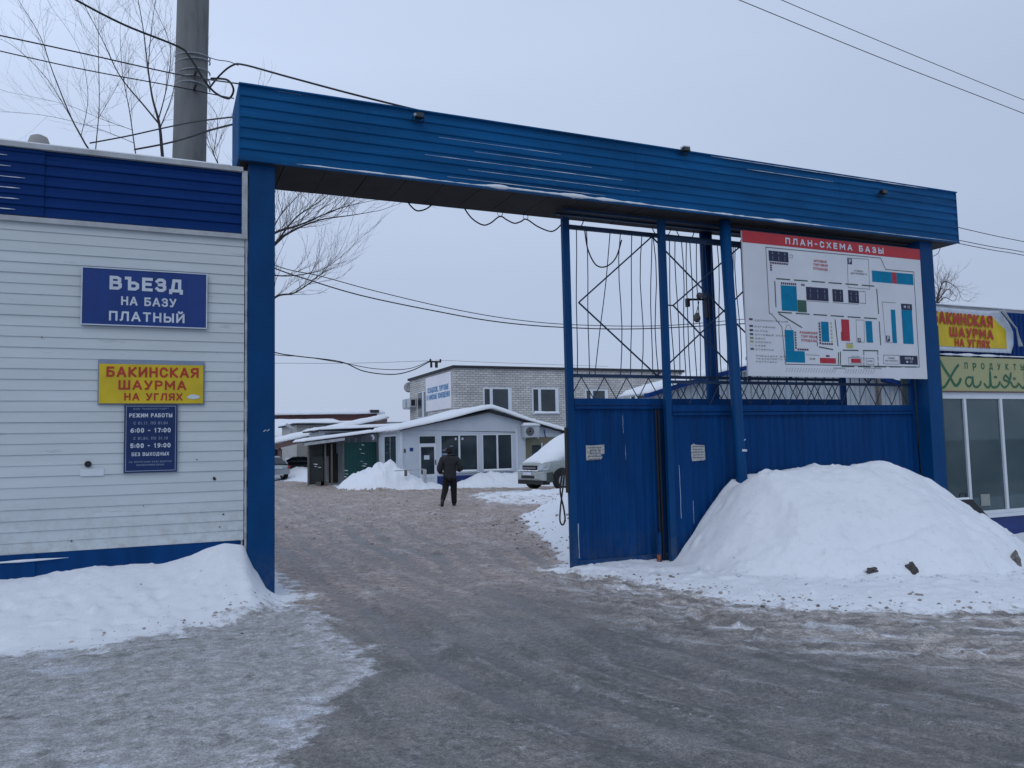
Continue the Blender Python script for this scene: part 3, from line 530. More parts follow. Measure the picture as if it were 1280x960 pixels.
# ================================================================== SITE HUT (left)
hut = thing('site_hut', (-3, 1.2, 0), 'low white clapboard hut with navy metal fascia, left of the gateway', 'building')
B('wall', WHITE, hut, -7, -.36, .03, 2.5, -.2, 5.0)
pm = MB(); zp = .1155
pm.add([(-3.32, -.015, 0), (3.32, -.015, 0), (3.32, -.005, zp), (-3.32, -.005, zp), (-3.32, .02, 0), (3.32, .02, 0), (3.32, .02, zp), (-3.32, .02, zp)], [(0, 1, 2, 3), (4, 7, 6, 5), (0, 4, 5, 1), (3, 2, 6, 7), (0, 3, 7, 4), (1, 5, 6, 2)])
pme = pm.mesh('siding_plank', WHITE)
for i in range(31):
    o = piece(pme, 'siding_plank', hut, (-3.66, random.uniform(-.002, .002), .675+i*zp), (0, random.uniform(-.0006, .0006), 0))
for k, (x0, x1, yy) in enumerate(((-7, -2.43, -.035), (-2.45, -.37, -.02))):
    sheet_y(MB(), x0, x1, 4.30, 5.04, yy, .118, .018, False).build('fascia_sheet', NAVY, hut)
    (MB().box(x0, x1, yy-.0, yy+.02, -.1, .672)).build('plinth_sheet', BLUE2, hut)
MB().box(-7, -.31, -.05, .02, 4.23, 4.285).box(-.372, -.31, -.045, .02, 4.287, 5.06).build('trim', TRIM, hut)
B('roof', TRIM, hut, -7, -.36, -.06, 2.55, 5.045, 5.10)
snow_cap('roof_snow', hut, -7, -.5, -.05, 2.5, lambda x, y: 5.10, .06, .2, 3, .12)
for i in range(7):
    snow_strip('snow_line', hut, (-3.4, -.05, 4.352+i*.118), (-2.45-random.uniform(0, .35), -.05, 4.352+i*.118), .01, .008, i*7)
snow_strip('snow_line', hut, (-3.4, -.045, .60), (-2.12, -.045, .61), .01, .012, 77)
vent = MB().lathe([(.10, -.1), (.115, .05), (.09, .12), (.04, .145)], (-2.56, .5, 5.25), 'z', 14).build('roof_vent', CREAM, hut, smooth=True)
MB().tube([(-.315, .0, z) for z in np.linspace(.5, 5.0, 60)], [.012+.014*abs(noise.noise((z*3, 1, 2)))+.006*random.random() for z in np.linspace(.5, 5, 60)], 6).build('sealing_foam', FOAM, hut, smooth=True)
MB().box(-.345, -.30, .012, .04, -.1, 4.225).build('corner_strip', POSTB, hut)
vh = MB().lathe([(.034, -.028), (.034, -.01), (.02, -.008), (.02, -.02)], (-1.955, -.004, 1.60), 'y', 14).build('wall_eyelet', BLACK, hut)
for x, z, s in ((-.66, 1.40, .024), (-2.42, 2.98, .009), (-.56, .98, .010), (-.6, .84, .008), (-2.1, .78, .010), (-1.4, 1.12, .006), (-.85, 1.62, .008)):
    pts = [(x+math.cos(a)*s*random.uniform(.5, 1.3), z+math.sin(a)*s*random.uniform(.5, 1.3)) for a in np.linspace(0, 5.8, 9)]
    MB().prism_xz(pts, -.022, -.019).build('paint_chip', SOFF, hut)
MB().box(-2.03, -1.80, -.021, -.018, 1.47, 1.55).build('sticker', PVC, hut)
# signs on the hut
def frame(mb, x0, x1, z0, z1, t, y, d=.012):
    mb.box(x0, x1, y-d, y, z0, z0+t).box(x0, x1, y-d, y, z1-t, z1).box(x0, x0+t, y-d, y, z0+t, z1-t).box(x1-t, x1, y-d, y, z0+t, z1-t); return mb
s = thing('entry_sign', (-1.395, -.03, 3.13), 'blue sign with ВЪЕЗД НА БАЗУ ПЛАТНЫЙ in white on the white hut', 'sign')
B('panel', SIGNB, s, -2.05, -.755, -.045, -.022, 3.13, 3.775)
frame(MB(), -2.052, -.753, 3.128, 3.777, .012, -.046, .006).build('rim', PRINTW, s)
B('patch', mat('patch_blue', (.005, .036, .20), .4, .05), s, -.975, -.768, -.049, -.046, 3.142, 3.763)
mb = MB(); text(mb, 'ВЪЕЗД', -1.395, 3.535, .155, -.048, .22, .16, 1.05, width=.76); text(mb, 'НА БАЗУ', -1.37, 3.365, .098, -.048, .19, .16, width=.57); text(mb, 'ПЛАТНЫЙ', -1.385, 3.185, .108, -.048, .19, .18, width=.78)
mb.build('lettering', PRINTW, s)
s = thing('shawarma_sign', (-1.32, -.03, 2.25), 'yellow sign with БАКИНСКАЯ ШАУРМА НА УГЛЯХ in red, in the middle on the hut', 'sign')
B('panel', YEL, s, -1.86, -.79, -.05, -.02, 2.262, 2.70)
B('backing', PRINTP, s, -1.875, -.775, -.03, -.018, 2.25, 2.745)
mb = MB(); text(mb, 'БАКИНСКАЯ', -1.315, 2.555, .115, -.053, .2, .16, width=.95); text(mb, 'ШАУРМА', -1.32, 2.415, .105, -.053, .2, .16, width=.70); text(mb, 'НА УГЛЯХ', -1.31, 2.295, .082, -.053, .2, .16, width=.60); mb.build('lettering', RED, s)
MB().prism_xz([(-.97, 2.325), (-.90, 2.31), (-.84, 2.32), (-.82, 2.34), (-.88, 2.365), (-.93, 2.36)], -.055, -.051).build('torn_patch', PRINTW, s)
s = thing('opening_hours_sign', (-1.33, -.03, 1.49), 'dark blue sign with РЕЖИМ РАБОТЫ and opening hours, lowest sign on the hut', 'sign')
B('panel', SIGND, s, -1.605, -1.06, -.044, -.02, 1.49, 2.245); frame(MB(), -1.59, -1.075, 1.505, 2.235, .008, -.045, .003).build('rim', PRINTP, s)
mb = MB(); text(mb, 'РЕЖИМ РАБОТЫ', -1.335, 2.105, .045, -.046, .19, .2, width=.44)
text(mb, '6:00 - 17:00', -1.335, 1.935, .05, -.046, .2, .2, width=.41); text(mb, '5:00 - 19:00', -1.335, 1.765, .05, -.046, .2, .2, width=.41); text(mb, 'БЕЗ ВЫХОДНЫХ', -1.335, 1.675, .04, -.046, .17, .2, width=.38)
mb.build('lettering', PRINTW, s)
mb = MB(); text(mb, 'ООО "КООПОПТТОРГ"', -1.335, 2.19, .02, -.046, .18, .25, width=.36); text(mb, 'С 01.11. ПО 01.04', -1.335, 2.025, .032, -.046, .16, .25, width=.35); text(mb, 'С 01.04. ПО 31.10', -1.335, 1.855, .032, -.046, .16, .25, width=.35)
text(mb, 'НА ТЕРРИТОРИИ БАЗЫ ВЕДЕТСЯ', -1.335, 1.60, .018, -.046, .16, .25, width=.43); text(mb, 'КРУГЛОСУТОЧНАЯ ОХРАНА', -1.335, 1.565, .018, -.046, .16, .25, width=.28); mb.build('lettering', PRINTP, s)

# ================================================================== GATEWAY PORTAL
gw = thing('gateway', (5.8, .3, 0), 'blue metal gateway with a deep ribbed header beam over the drive', 'gate')
X0, X1, ZB, ZT = -.40, 11.95, 5.19, 6.10
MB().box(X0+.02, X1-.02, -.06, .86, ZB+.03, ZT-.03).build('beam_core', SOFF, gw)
cuts = [X0, 1.15, 3.15, 5.15, 7.15, 9.15, 11.0, X1]
for i in range(len(cuts)-1):
    sheet_y(MB(), cuts[i]+(0 if i else 0), cuts[i+1]+.012, ZB, ZT, -.105-(.003 if i % 2 else 0), .1305, .018, False).build('beam_sheet', BLUE, gw)
# end caps with upright ribs, top and drip edges
for xe, s in ((X0, -1), (X1, 1)):
    mb = MB(); a = -.10
    while a < .88:
        mb.box(min(xe, xe+s*.022), max(xe, xe+s*.022), a, min(a+.055, .89), ZB-.01-.0*a, ZT-.0*a); mb.box(min(xe, xe+s*.006), max(xe, xe+s*.006), a+.055, min(a+.11, .89), ZB, ZT-.01); a += .11
    mb.build('end_cap', BLUE, gw)
MB().box(X0-.02, X1+.02, -.125, .90, ZT, ZT+.018).build('beam_flashing', BLUE, gw)
MB().box(X0-.0, X1, -.125, -.075, ZB-.022, ZB-.002).build('drip_edge', BLUE, gw)
nb = 24
for i in range(nb):
    x = X0+(X1-X0)*i/nb
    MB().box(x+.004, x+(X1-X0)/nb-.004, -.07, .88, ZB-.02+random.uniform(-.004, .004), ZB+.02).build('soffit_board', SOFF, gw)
MB().box(X0, X1, .84, .90, ZB-.015, ZT-.01).build('rear_fascia', BLUE2, gw)
for x0, x1, yy in ((4.1, 11.4, .50), (4.1, 11.4, .27)): MB().box(x0, x1, yy-.03, yy+.03, ZB-.085, ZB-.05).build('hanging_rail', BARB, gw)
# posts
MB().box(-.295, .012, -.03, .26, -.3, ZB-.012).build('post', POSTB, gw, bevel=.008)
MB().box(11.08, 11.40, .0, .26, -.5, ZB-.012).build('post', POSTB, gw, bevel=.008)
MB().tube([(6.88, .10, ZB-.012), (7.0, .08, .6), (7.01, .08, -.3)], .088, 16).build('post', POSTB, gw, smooth=True)
MB().tube([(7.06, .82, ZB-.012), (7.10, .82, -.3)], .105, 16).build('post', BLUE2, gw, smooth=True)
pb = MB().tube([(6.995, .08, 1.53), (6.997, .08, 1.565)], .0915, 16).build('tape_band', PRINTW, gw)
for x, z in ((-.12, 1.93), (-.08, 1.935), (6.99, 1.7), (6.98, 1.08), (6.99, .98)):
    MB().tube([(x, -.031 if x < 1 else -.006, z), (x+.03, -.032 if x < 1 else -.007, z+.02)], .006, 4).build('paint_chip', PRINTW, gw)
for z0, z1 in ((1.55, 1.62), (1.35, 1.43)): MB().box(.0, .012, .02, .2, z0, z1).build('hinge_stub', BLUE2, gw)
# snow lodged on the beam
snow_strip('snow_line', gw, (.25, -.115, ZB+.005), (3.1, -.118, ZB+.005), .02, .014, 3)
snow_strip('snow_line', gw, (2.6, -.118, ZB+.012), (5.4, -.118, ZB+.010), .03, .027, 8)
snow_strip('snow_line', gw, (5.2, -.118, ZB+.008), (8.9, -.118, ZB+.004), .02, .018, 5)
snow_strip('snow_line', gw, (8.7, -.118, ZB+.004), (11.9, -.118, ZB+.004), .02, .007, 6)
for i, (a, b) in enumerate(((2.2, 4.6), (2.5, 5.2), (1.9, 4.9), (2.6, 4.4), (2.1, 3.9))):
    snow_strip('snow_line', gw, (a, -.108, ZB+.075+i*.1305), (b, -.108, ZB+.075+i*.1305), .01, .0048-.0006*i, 20+i)
snow_strip('snow_line', gw, (6.5, -.126, ZT-.015), (11.2, -.126, ZT-.012), .01, .006, 31)
snow_strip('snow_line', gw, (7.2, -.11, ZT-.13), (9.0, -.11, ZT-.13), .01, .005, 33)
snow_cap('beam_snow', gw, X0+.05, 1.0, -.09, .85, lambda x, y: ZT+.018, .07, .3, 12, .08)
snow_cap('beam_snow', gw, 1.0, X1-.05, .1, .85, lambda x, y: ZT+.018, .05, .2, 13, .2)

# floodlights
for k, (x, z, lab) in enumerate(((1.80, 6.0, 'small black floodlight on the beam nearest the hut'), (5.98, 6.10, 'small floodlight at the top edge of the beam, middle one of three'), (10.04, 5.88, 'small round black floodlight near the right end of the beam'))):
    t = thing('floodlight', (x, -.13, z), lab, 'floodlight', 'floodlights on the gateway beam')
    MB().hexa([(x-.06, -.24, z-.04), (x+.06, -.24, z-.04), (x+.04, -.14, z-.03), (x-.04, -.14, z-.03)], [(x-.06, -.22, z+.04), (x+.06, -.22, z+.04), (x+.04, -.14, z+.03), (x-.04, -.14, z+.03)]).build('housing', BLACK, t, bevel=.008)
    MB().hexa([(x-.05, -.246, z-.03), (x+.05, -.246, z-.03), (x+.05, -.242, z-.03), (x-.05, -.242, z-.03)], [(x-.05, -.230, z+.03), (x+.05, -.230, z+.03), (x+.05, -.226, z+.03), (x-.05, -.226, z+.03)]).build('lens', GLASSD, t)
    MB().tube([(x-.075, -.18, z), (x-.075, -.12, z-.05), (x+.075, -.12, z-.05), (x+.075, -.18, z)], .007, 5).build('bracket', BLACK, t)
    if k == 0: MB().tube([(x-.07, -.22, z-.01), (x-.07, -.25, z-.01)], .018, 8).build('indicator', LAMPG, t)
    if k == 1: snow_cap('snow', t, x-.06, x+.06, -.23, -.14, lambda a, b: z+.04, .02, .02, 5, .02)

# ================================================================== SLIDING LEAVES
def rod(p0, p1, r, n=5, bend=0, seed=0):
    p0 = Vector(p0); p1 = Vector(p1); P = []
    for i in range(7):
        f = i/6; P.append(p0.lerp(p1, f)+Vector((bend*math.sin(f*math.pi*(1+seed % 2))+.006*math.sin(f*9+seed), 0, 0)))
    return MB().tube(P, r, n)
def leaf(name, label, x0, x1, y, zp, zm, zt, zb, apex0, bentbars):
    t = thing(name, ((x0+x1)/2, y, zb), label, 'gate')
    # frame
    B('stile', POSTB, t, x0, x0+.11, y-.035, y+.035, zb, 5.08 if x0 < 5 else 5.11); B('stile', BLUE2, t, x1-.09, x1, y-.03, y+.03, zb, zt)
    B('bottom_rail', POSTB, t, x0+.112, x1-.092, y-.04, y+.035, zb, zb+.10)  # lighter paint on left stile and bottom rail stands in for an edge highlight
    B('panel_rail', BLUE2, t, x0+.112, x1-.092, y-.045, y+.035, zp-.10, zp)
    B('panel_rail', BLUE2, t, x0+.112, x1-.092, y-.052, y-.046, zp-.155, zp-.115)
    B('middle_rail', BARB, t, x0+.112, x1-.092, y-.03, y+.03, zm-.045, zm); B('top_rail', BARB, t, x0+.112, x1-.092, y-.03, y+.03, zt-.06, zt)
    # sheets
    x = x0+.115; k = 0
    while x < x1-.15:
        xe = min(x+1.09, x1-.095); sheet_y(MB(), x, xe+.01, zb+.102, zp-.102, y-.012+(.003 if k % 2 else 0), .135, .011).build('metal_sheet', BLUE2, t); x = xe; k += 1
    # lattice rods
    n = max(2, int(round((x1-x0-.1)/.195))); 
    for i in range(n):
        a = x0+.06+i*.195; b = a+.195; za, zb_ = (zp, zm-.045) if i % 2 == 0 else (zm-.045, zp)
        if b > x1: break
        MB().tube([(a, y-.01*(i % 2), za), (b, y-.01*(i % 2), zb_)], .008, 5).build('lattice_rod', BARB, t)
    # uprights
    i = 0; x = x0+.22
    while x < x1-.15:
        xb, xt = bentbars.get(i, (x, x+random.uniform(-.03, .03)))
        rod((xb, y+.012, zm), (xt, y+.012, zt-.06), .0078, 5, random.uniform(-.035, .035), i).build('bar', BARB, t); x += .2; i += 1
    # diamonds
    a = apex0; zc = 3.80
    while a < x1-1.2:
        m_x = a+1.33; e_ = min(a+2.66, x1-.1)
        for p, q in (((a, zc), (m_x, zt-.06)), ((m_x, zt-.06), (e_, zc)), ((a, zc), (m_x, zm)), ((m_x, zm), (e_, zc))):
            MB().tube([(p[0], y-.018, p[1]), (q[0], y-.018, q[1])], .013, 6).build('diamond_bar', BARB, t)
        a += 2.66
    if x0 > 5: MB().tube([(x0+.11, y-.01, zc), (apex0, y-.01, zc)], .011, 6).build('diamond_bar', BARB, t)
    return t
LA = leaf('sliding_gate_leaf', 'rear blue sliding gate leaf, its torn notice and left edge facing the drive', 4.20, 9.65, .50, 2.37, 2.73, 4.97, -.09, 4.44, {0: (4.40, 4.45), 1: (4.60, 4.63), 2: (4.69, 5.04), 3: (5.14, 5.22), 4: (5.32, 5.42), 5: (5.52, 5.60), 6: (5.72, 5.79)})
LB = leaf('sliding_gate_leaf', 'front blue sliding gate leaf running behind the round post, buried in snow', 5.77, 11.06, .30, 2.26, 2.64, 4.88, -.24, 5.98, {})
o = [c for c in LA.children if c.name.startswith('stile')][0]
# strip and scratches on the leaves
def scratch(parent, x, z0, z1, y, r=.004):
    MB().tube([(x+random.uniform(-.004, .004), y, z) for z in np.linspace(z0, z1, 6)], [r*random.uniform(.5, 1.3) for _ in range(6)], 5).build('scratch', PRINTW, parent)
scratch(LA, 5.14, 1.85, 2.12, .489, .0025); scratch(LA, 5.17, 1.45, 1.68, .489, .003); scratch(LA, 4.33, .05, .55, .487, .007)
scratch(LB, 5.97, .55, 1.35, .262, .004); scratch(LB, 6.22, .45, .8, .289, .0025)
MB().box(4.165, 4.198, .47, .53, 1.0, 1.95).build('gate_catch', BLACK, LA)
MB().tube([(5.62, .36, -.15), (5.63, .36, .35)], .035, 10).build('guide_post', BLUE2, LA)
MB().tube([(5.60, .36, -.16), (5.60, .34, .03)], .03, 8).build('guide_roller', mat('rust_orange', (.25, .09, .05), .8, .3, 20), LA)
for xx in (5.68, 5.73): MB().tube([(xx, .41, -.12), (xx, .41, 2.2)], .016, 8).build('gap_shade_pipe', BLACK, LA)  # black pipes added to give the shaded dark gap between the leaves
# notices
for k, (lf, x0, x1, z0, z1, y, lab) in enumerate(((LA, 4.49, 4.80, 1.46, 1.68, .483, 'torn white paper notice on the rear leaf of the gate'), (LB, 6.21, 6.47, 1.40, 1.66, .283, 'square weathered notice on the front leaf beside the round post'))):
    t = thing('paper_notice', ((x0+x1)/2, y, z0), lab, 'notice', 'paper notices glued to the gate')
    if k == 0: pts = [(x0, z0), (x1-.06, z0+.005), (x1-.03, z0+.05), (x1-.07, z0+.08), (x1, z0+.09), (x1, z1+.005), (x0+.1, z1-.005), (x0, z1)]
    else: pts = [(x0+.01, z0), (x1-.03, z0+.01), (x1, z0+.02), (x1-.01, z1-.02), (x0+.1, z1-.01), (x0+.05, z1+.01), (x0, z1-.02), (x0, z0+.1)]
    MB().prism_xz(pts, y-.004, y).build('sheet', PAPER, t)
    mb = MB()
    for r in range(5):
        zz = z1-.045-r*.042; xx = x0+.02+.02*random.random()
        if k == 0 and r in (1, 2): text(mb, ('МУСОР НЕ', 'БРОСАТЬ')[r-1], (x0+x1)/2, zz-.005, .028, y-.005, .2, .25, width=.18); continue
        while xx < x1-.05: L_ = random.uniform(.01, .03); mb.box(xx, xx+L_, y-.0055, y-.0045, zz, zz+.014); xx += L_+.008
    mb.build('lettering', INK, t)
# cable loop hanging at the gate edge
wire('cable_loop', 'black cable loop hanging on the left edge of the gate', [Vector((4.13, .47, 1.35)), Vector((4.08, .46, 1.05)), Vector((4.03, .45, .78)), Vector((4.02, .45, .61)), Vector((4.06, .45, .55)), Vector((4.10, .45, .62)), Vector((4.09, .46, .78)), Vector((4.04, .46, 1.05)), Vector((4.10, .47, 1.33))], .013, None, 'cable')
# cables hung under the soffit
for k, (pts, lab) in enumerate((([(463, 243), (471, 249), (483, 244)], 'short black cable loop under the header nearest the left post'), ([(507, 248), (514, 258), (522, 263.5), (533, 261), (542, 254)], 'shallow black cable loop under the header, second from the left'), ([(578, 256), (589, 272), (603, 281), (613, 279), (625, 270.5), (634, 275), (643, 279), (651, 277), (658, 274), (672, 283), (687, 289), (695, 287), (703, 279)], 'long wavy black cable hung on rings under the header'), ([(731, 288), (735, 312), (745, 331), (758, 333), (770, 322), (777, 300)], 'black cable drooping between the bars of the gate'))):
    P = [at(x, y, .86 if k < 3 else .44) for x, y in pts]; wire('hanging_cable', lab, P, .011, 'cables hanging under the gateway header', 'cable')
t = thing('cable_ring', at(625, 271, .86), 'two small wire rings holding the wavy cable under the header', 'ring')
for x, y in ((625, 267), (657, 271)):
    c = at(x, y, .86); MB().tube([c+Vector((.04*math.cos(a), 0, .04*math.sin(a))) for a in np.linspace(0, 2*math.pi, 15)], .005, 4).build('ring', BLACK, t)
for k, x in enumerate((4.35, 5.9, 6.35, 7.3)):
    P = [Vector((x+.17*math.cos(a), .40, 5.06-.17*abs(math.sin(a)))) for a in np.linspace(0, math.pi, 9)]
    wire('hanging_cable', ('small cable loop at the top left corner of the gate', 'small cable loop above the front leaf edge', 'small cable loop left of the rear post', 'small cable loop right of the rear post')[k], P, .008, 'cables hanging under the gateway header', 'cable')
# camera and lamp on the rear post
t = thing('security_camera', (6.95, .75, 3.95), 'dark security camera on an arm of the rear gate post', 'camera')
MB().box(6.55, 6.605, .69, .76, 3.88, 4.02).build('housing', BLACK, t, bevel=.01); MB().tube([(6.56, .72, 4.0), (6.97, .75, 4.03)], .018, 6).build('arm', BLACK, t); B('mount', BLACK, t, 6.93, 7.0, .68, .76, 3.72, 4.10)
t = thing('dome_lamp', (6.80, .7, 4.05), 'round lamp on the camera arm of the rear gate post', 'lamp')
MB().lathe([(.015, -.03), (.05, -.02), (.055, .02), (.04, .05), (.015, .065)], (6.80, .70, 4.06), 'z', 14).build('housing', STONEC, t, smooth=True)
t = thing('globe_lamp', (6.72, .7, 3.65), 'grey globe lamp hanging left of the rear gate post', 'lamp')
MB().lathe([(.02, -.07), (.05, -.04), (.062, .0), (.045, .05), (.02, .09)], (6.73, .70, 3.70), 'z', 14).build('globe', STONEC, t, smooth=True); MB().tube([(6.73, .7, 3.8), (6.80, .72, 3.98)], .008, 5).build('stem', BLACK, t)

# ================================================================== SITE PLAN BOARD
bx0, bx1, bz0, bz1 = 7.11, 11.03, 2.70, 5.0; BWd, BHt = bx1-bx0, bz1-bz0
bd = thing('site_plan_board', ((bx0+bx1)/2, -.02, bz0), 'large white site plan board headed ПЛАН-СХЕМА БАЗЫ between the gate posts', 'sign')
B('panel', BOARDW, bd, bx0, bx1, -.03, .0, bz0, bz1)
for zz in (bz0+.25, bz1-.25): B('fixing_rail', BARB, bd, bx0+.02, bx1-.01, .004, .04, zz, zz+.05)
B('header_strip', HEADR, bd, bx0, bx1, -.033, -.0305, bz1-.082*BHt, bz1)
mb = MB(); text(mb, 'ПЛАН-СХЕМА БАЗЫ', bx0+.498*BWd, bz1-.065*BHt, .105, -.035, .22, .3, width=.555*BWd); mb.build('lettering', PRINTW, bd)
UX = lambda u: bx0+u*BWd
VZ = lambda v: bz0+v*BHt
def rects(nm, m, rs, y=-.0325):
    mb = MB()
    if len(rs) <= 16 and len(rs) > 1:
        for q in rs: rects('plan_block' if q[2]-q[0] > .015 else 'plan_dot', m, [q], y)
        return
    for x0, z0, x1, z1 in rs: mb.add([(UX(x0), y, VZ(z0)), (UX(x1), y, VZ(z0)), (UX(x1), y, VZ(z1)), (UX(x0), y, VZ(z1))], [(0, 1, 2, 3)])
    return mb.build(nm, m, bd)
rects('plan_print', MAPC, [(0.698, 0.717, 0.948, 0.802), (0.186, 0.46, 0.269, 0.639), (0.195, 0.181, 0.242, 0.325), (0.194, 0.099, 0.296, 0.18), (0.392, 0.253, 0.433, 0.397), (0.644, 0.261, 0.682, 0.42), (0.798, 0.265, 0.825, 0.517), (0.863, 0.263, 0.928, 0.521)])
rects('plan_print', MAPG, [(0.270, 0.457, 0.318, 0.542)], -.034)
rects('plan_print', MAPY, [(0.527, 0.214, 0.565, 0.242)]+[(.444, .25+i*.026, .452, .265+i*.026) for i in range(6)])
rects('plan_print', MAPR, [(0.818, 0.717, 0.844, 0.802), (0.505, 0.266, 0.549, 0.422), (0.500, .266, .506, .33), (0.376, 0.099, 0.463, 0.137), (0.549, 0.108, 0.604, 0.138)], -.034)
rects('plan_print', MAPN, [(0.131, 0.804, 0.234, 0.877), (0.32, 0.547, 0.441, 0.641), (0.464, 0.548, 0.524, 0.639), (0.553, 0.547, 0.614, 0.641), (0.863, 0.522, 0.93, 0.568), (0.837, 0.107, 0.945, 0.174), (0.56, 0.833, 0.585, 0.875), (0.761, 0.274, 0.783, 0.318), (0.594, 0.258, 0.611, 0.29)])
small = [(.135+i*.0122, .785, .145+i*.0122, .798) for i in range(8)]+[(.135, .735+i*.016, .145, .747+i*.016) for i in range(3)]+[(.187+i*.0105, .645, .195+i*.0105, .66) for i in range(8)]+[(.295+i*.0105, .645, .303+i*.0105, .66) for i in range(2)]
small += [(.246, .195+i*.018, .255, .208+i*.018) for i in range(7)]+[(.258+i*.0122, .185, .268+i*.0122, .198) for i in range(5)]+[(.378, .235+i*.02, .388, .25+i*.02) for i in range(8)]+[(.392+i*.0125, .232, .402+i*.0125, .245) for i in range(5)]+[(.41, .145, .43, .158)]
rects('plan_print', mat('print_plum', (.09, .05, .10), .5), small)
leg_ = [(.387, (.10, .05, .10)), (.341, (.05, .06, .10)), (.312, (.02, .03, .08)), (.285, (.05, .07, .12)), (.259, (.20, .22, .16)), (.235, (.30, .32, .18)), (.210, (.5, .52, .55)), (.184, (.06, .10, .08))]
for i, (v, c) in enumerate(leg_): rects('legend_mark', mat('legend_colour', c, .5), [(.016, v-.007, .034, v+.007)])
mb = MB()
def line(pts, t=.004, y=-.0328, dash=None):
    P = [(UX(a), VZ(b)) for a, b in pts]
    if not dash: ribbon(mb, P, t, y, capext=False); return
    for p, q in zip(P[:-1], P[1:]):
        L_ = math.hypot(q[0]-p[0], q[1]-p[1]); n = max(1, int(L_/dash))
        for i in range(n):
            a = (i+.08)/n; b = (i+.86)/n; ribbon(mb, [(p[0]+(q[0]-p[0])*a, p[1]+(q[1]-p[1])*a), (p[0]+(q[0]-p[0])*b, p[1]+(q[1]-p[1])*b)], t, y, capext=False)
for l_ in ([(0.118, 0.898), (0.756, 0.902), (0.782, 0.819), (0.954, 0.82), (0.953, 0.09), (0.191, 0.085), (0.182, 0.344), (0.134, 0.429), (0.12, 0.436), (0.118, 0.898)],):
    line(l_, .006)
for l_ in ([(0.56, 0.879), (0.682, 0.884), (0.68, 0.659), (0.555, 0.659), (0.56, 0.879)], [(.83, .57), (0.75, 0.57), (0.757, 0.268), (.795, .265)], [(0.59, 0.423), (0.636, 0.425), (0.632, 0.262), (0.589, 0.26), (0.59, 0.423)], [(0.739, 0.172), (0.833, 0.174), (0.832, 0.108), (0.737, 0.106), (0.739, 0.172)], [(.301, .156), (.374, .154)], [(.617, .637), (.652, .639), (.652, .55), (.617, .55)], [(.32, .54), (.441, .54)], [(.464, .54), (.61, .54)], [(.24, .86), (.255, .86), (.255, .84), (.24, .84)], [(.20, .328), (.208, .36), (.222, .36), (.232, .328)], [(.535, .10), (.535, .145), (.61, .145), (.61, .10), (.535, .10)], [(.636, .10), (.636, .145), (.68, .145), (.68, .10), (.636, .10)]):
    line(l_, .0035)
for i in range(34):
    u = .19+i*.0145
    if .46 < u < .50: continue
    line([(u, .03), (u+.012, .062)], .0025, -.0326)
mb.build('plan_print', MAPK, bd)
mb = MB()
for l_ in ([(0.156, 0.682), (0.721, 0.685), (0.725, 0.444)], [(0.156, 0.682), (0.156, 0.447), (0.725, 0.441), (0.726, 0.213)], [(0.156, 0.447), (0.31, 0.33)], [(0.47, 0.437), (0.481, 0.19), (0.476, 0.076)], [(0.366, 0.216), (0.466, 0.196)], [(0.495, 0.197), (0.726, 0.203)], [(0.492, 0.197), (0.487, 0.077)], [(.487, .079), (.948, .09)]): line(l_, .009, -.0336, .36)
for l_ in ([(0.625, 0.2), (0.62, 0.079)], [(0.706, 0.203), (0.704, 0.08)], [(.366, .216), (.366, .30)]): line(l_, .007, -.0336, .08)
mb.build('plan_print', mat('print_dark_green', (.03, .075, .06), .5), bd)
def btext(nm, m, items):
    mb = MB()
    for s, u, v, h, wd in items: text(mb, s, UX(u), VZ(v), h, -.036, .18, .22, width=wd)
    mb.build(nm, m, bd)
btext('lettering', MAPR, [('ОПТОВАЯ', .405, .825, .04, .27), ('ТОРГОВАЯ', .405, .798, .04, .31), ('ПЛОЩАДЬ', .405, .770, .04, .31), ('РОЗНИЧНАЯ', .322, .303, .04, .37), ('ТОРГОВАЯ', .322, .276, .04, .33), ('ПЛОЩАДЬ', .322, .249, .04, .33)])
btext('lettering', MAPK, [('СТОЯНКА', .62, .782, .028, .2), ('ДЛЯ ТРАНСПОРТА', .62, .762, .028, .36), ('СТОЯНКА', .785, .145, .026, .16), ('ДЛЯ ТРАНСПОРТА', .785, .125, .024, .30), ('КАФЕ', .335, .122, .028, .12), ('КАФЕ', .657, .118, .026, .11), ('ЦЕНТРАЛЬНЫЙ ВЪЕЗД', .48, .062, .018, .25), ('ДОПОЛНИТЕЛЬНЫЙ ВЪЕЗД', .67, .068, .018, .40), ('МАГАЗИН', .545, .245, .02, .15), ('МАГАЗИН', .575, .15, .02, .18)]+[(s, .04+.0135*len(s)/2, v-.008, .024, .052*len(s)) for s, v in (('АДМИНИСТРАЦИЯ', .385), ('МАГАЗИНЫ', .341), ('СКЛАД', .312), ('ОПТОВЫЙ СКЛАД', .285), ('ОФИС', .259), ('КИОСКИ', .235), ('КАФЕ', .210), ('СТОЯНКА', .184), ('ПЛОЩАДКА ДЛЯ', .14), ('ТРАНСПОРТА И', .120), ('ПОГРУЗКИ', .100))])
btext('lettering', PRINTW, [('Р', .572, .838, .075, .045), ('СКЛАД', .891, .145, .04, .20), ('№ 17', .891, .118, .04, .15), ('№ 12', .896, .535, .045, .14), ('Р', .772, .282, .075, .045), ('Р', .602, .262, .05, .035)])
mb = MB()          # upright numbers inside the store blocks
for u in (.150, .182, .214, .342, .381, .420, .479, .508, .568, .598):
    zc = .84 if u < .23 else .594
    for q, ch in enumerate('СКЛ №7'):
        if ch == ' ': continue
        wv = .030; text(mb, ch, UX(u), VZ(zc)-.075+q*.027, .022, -.036, .2)
mb.build('lettering', PRINTP, bd)
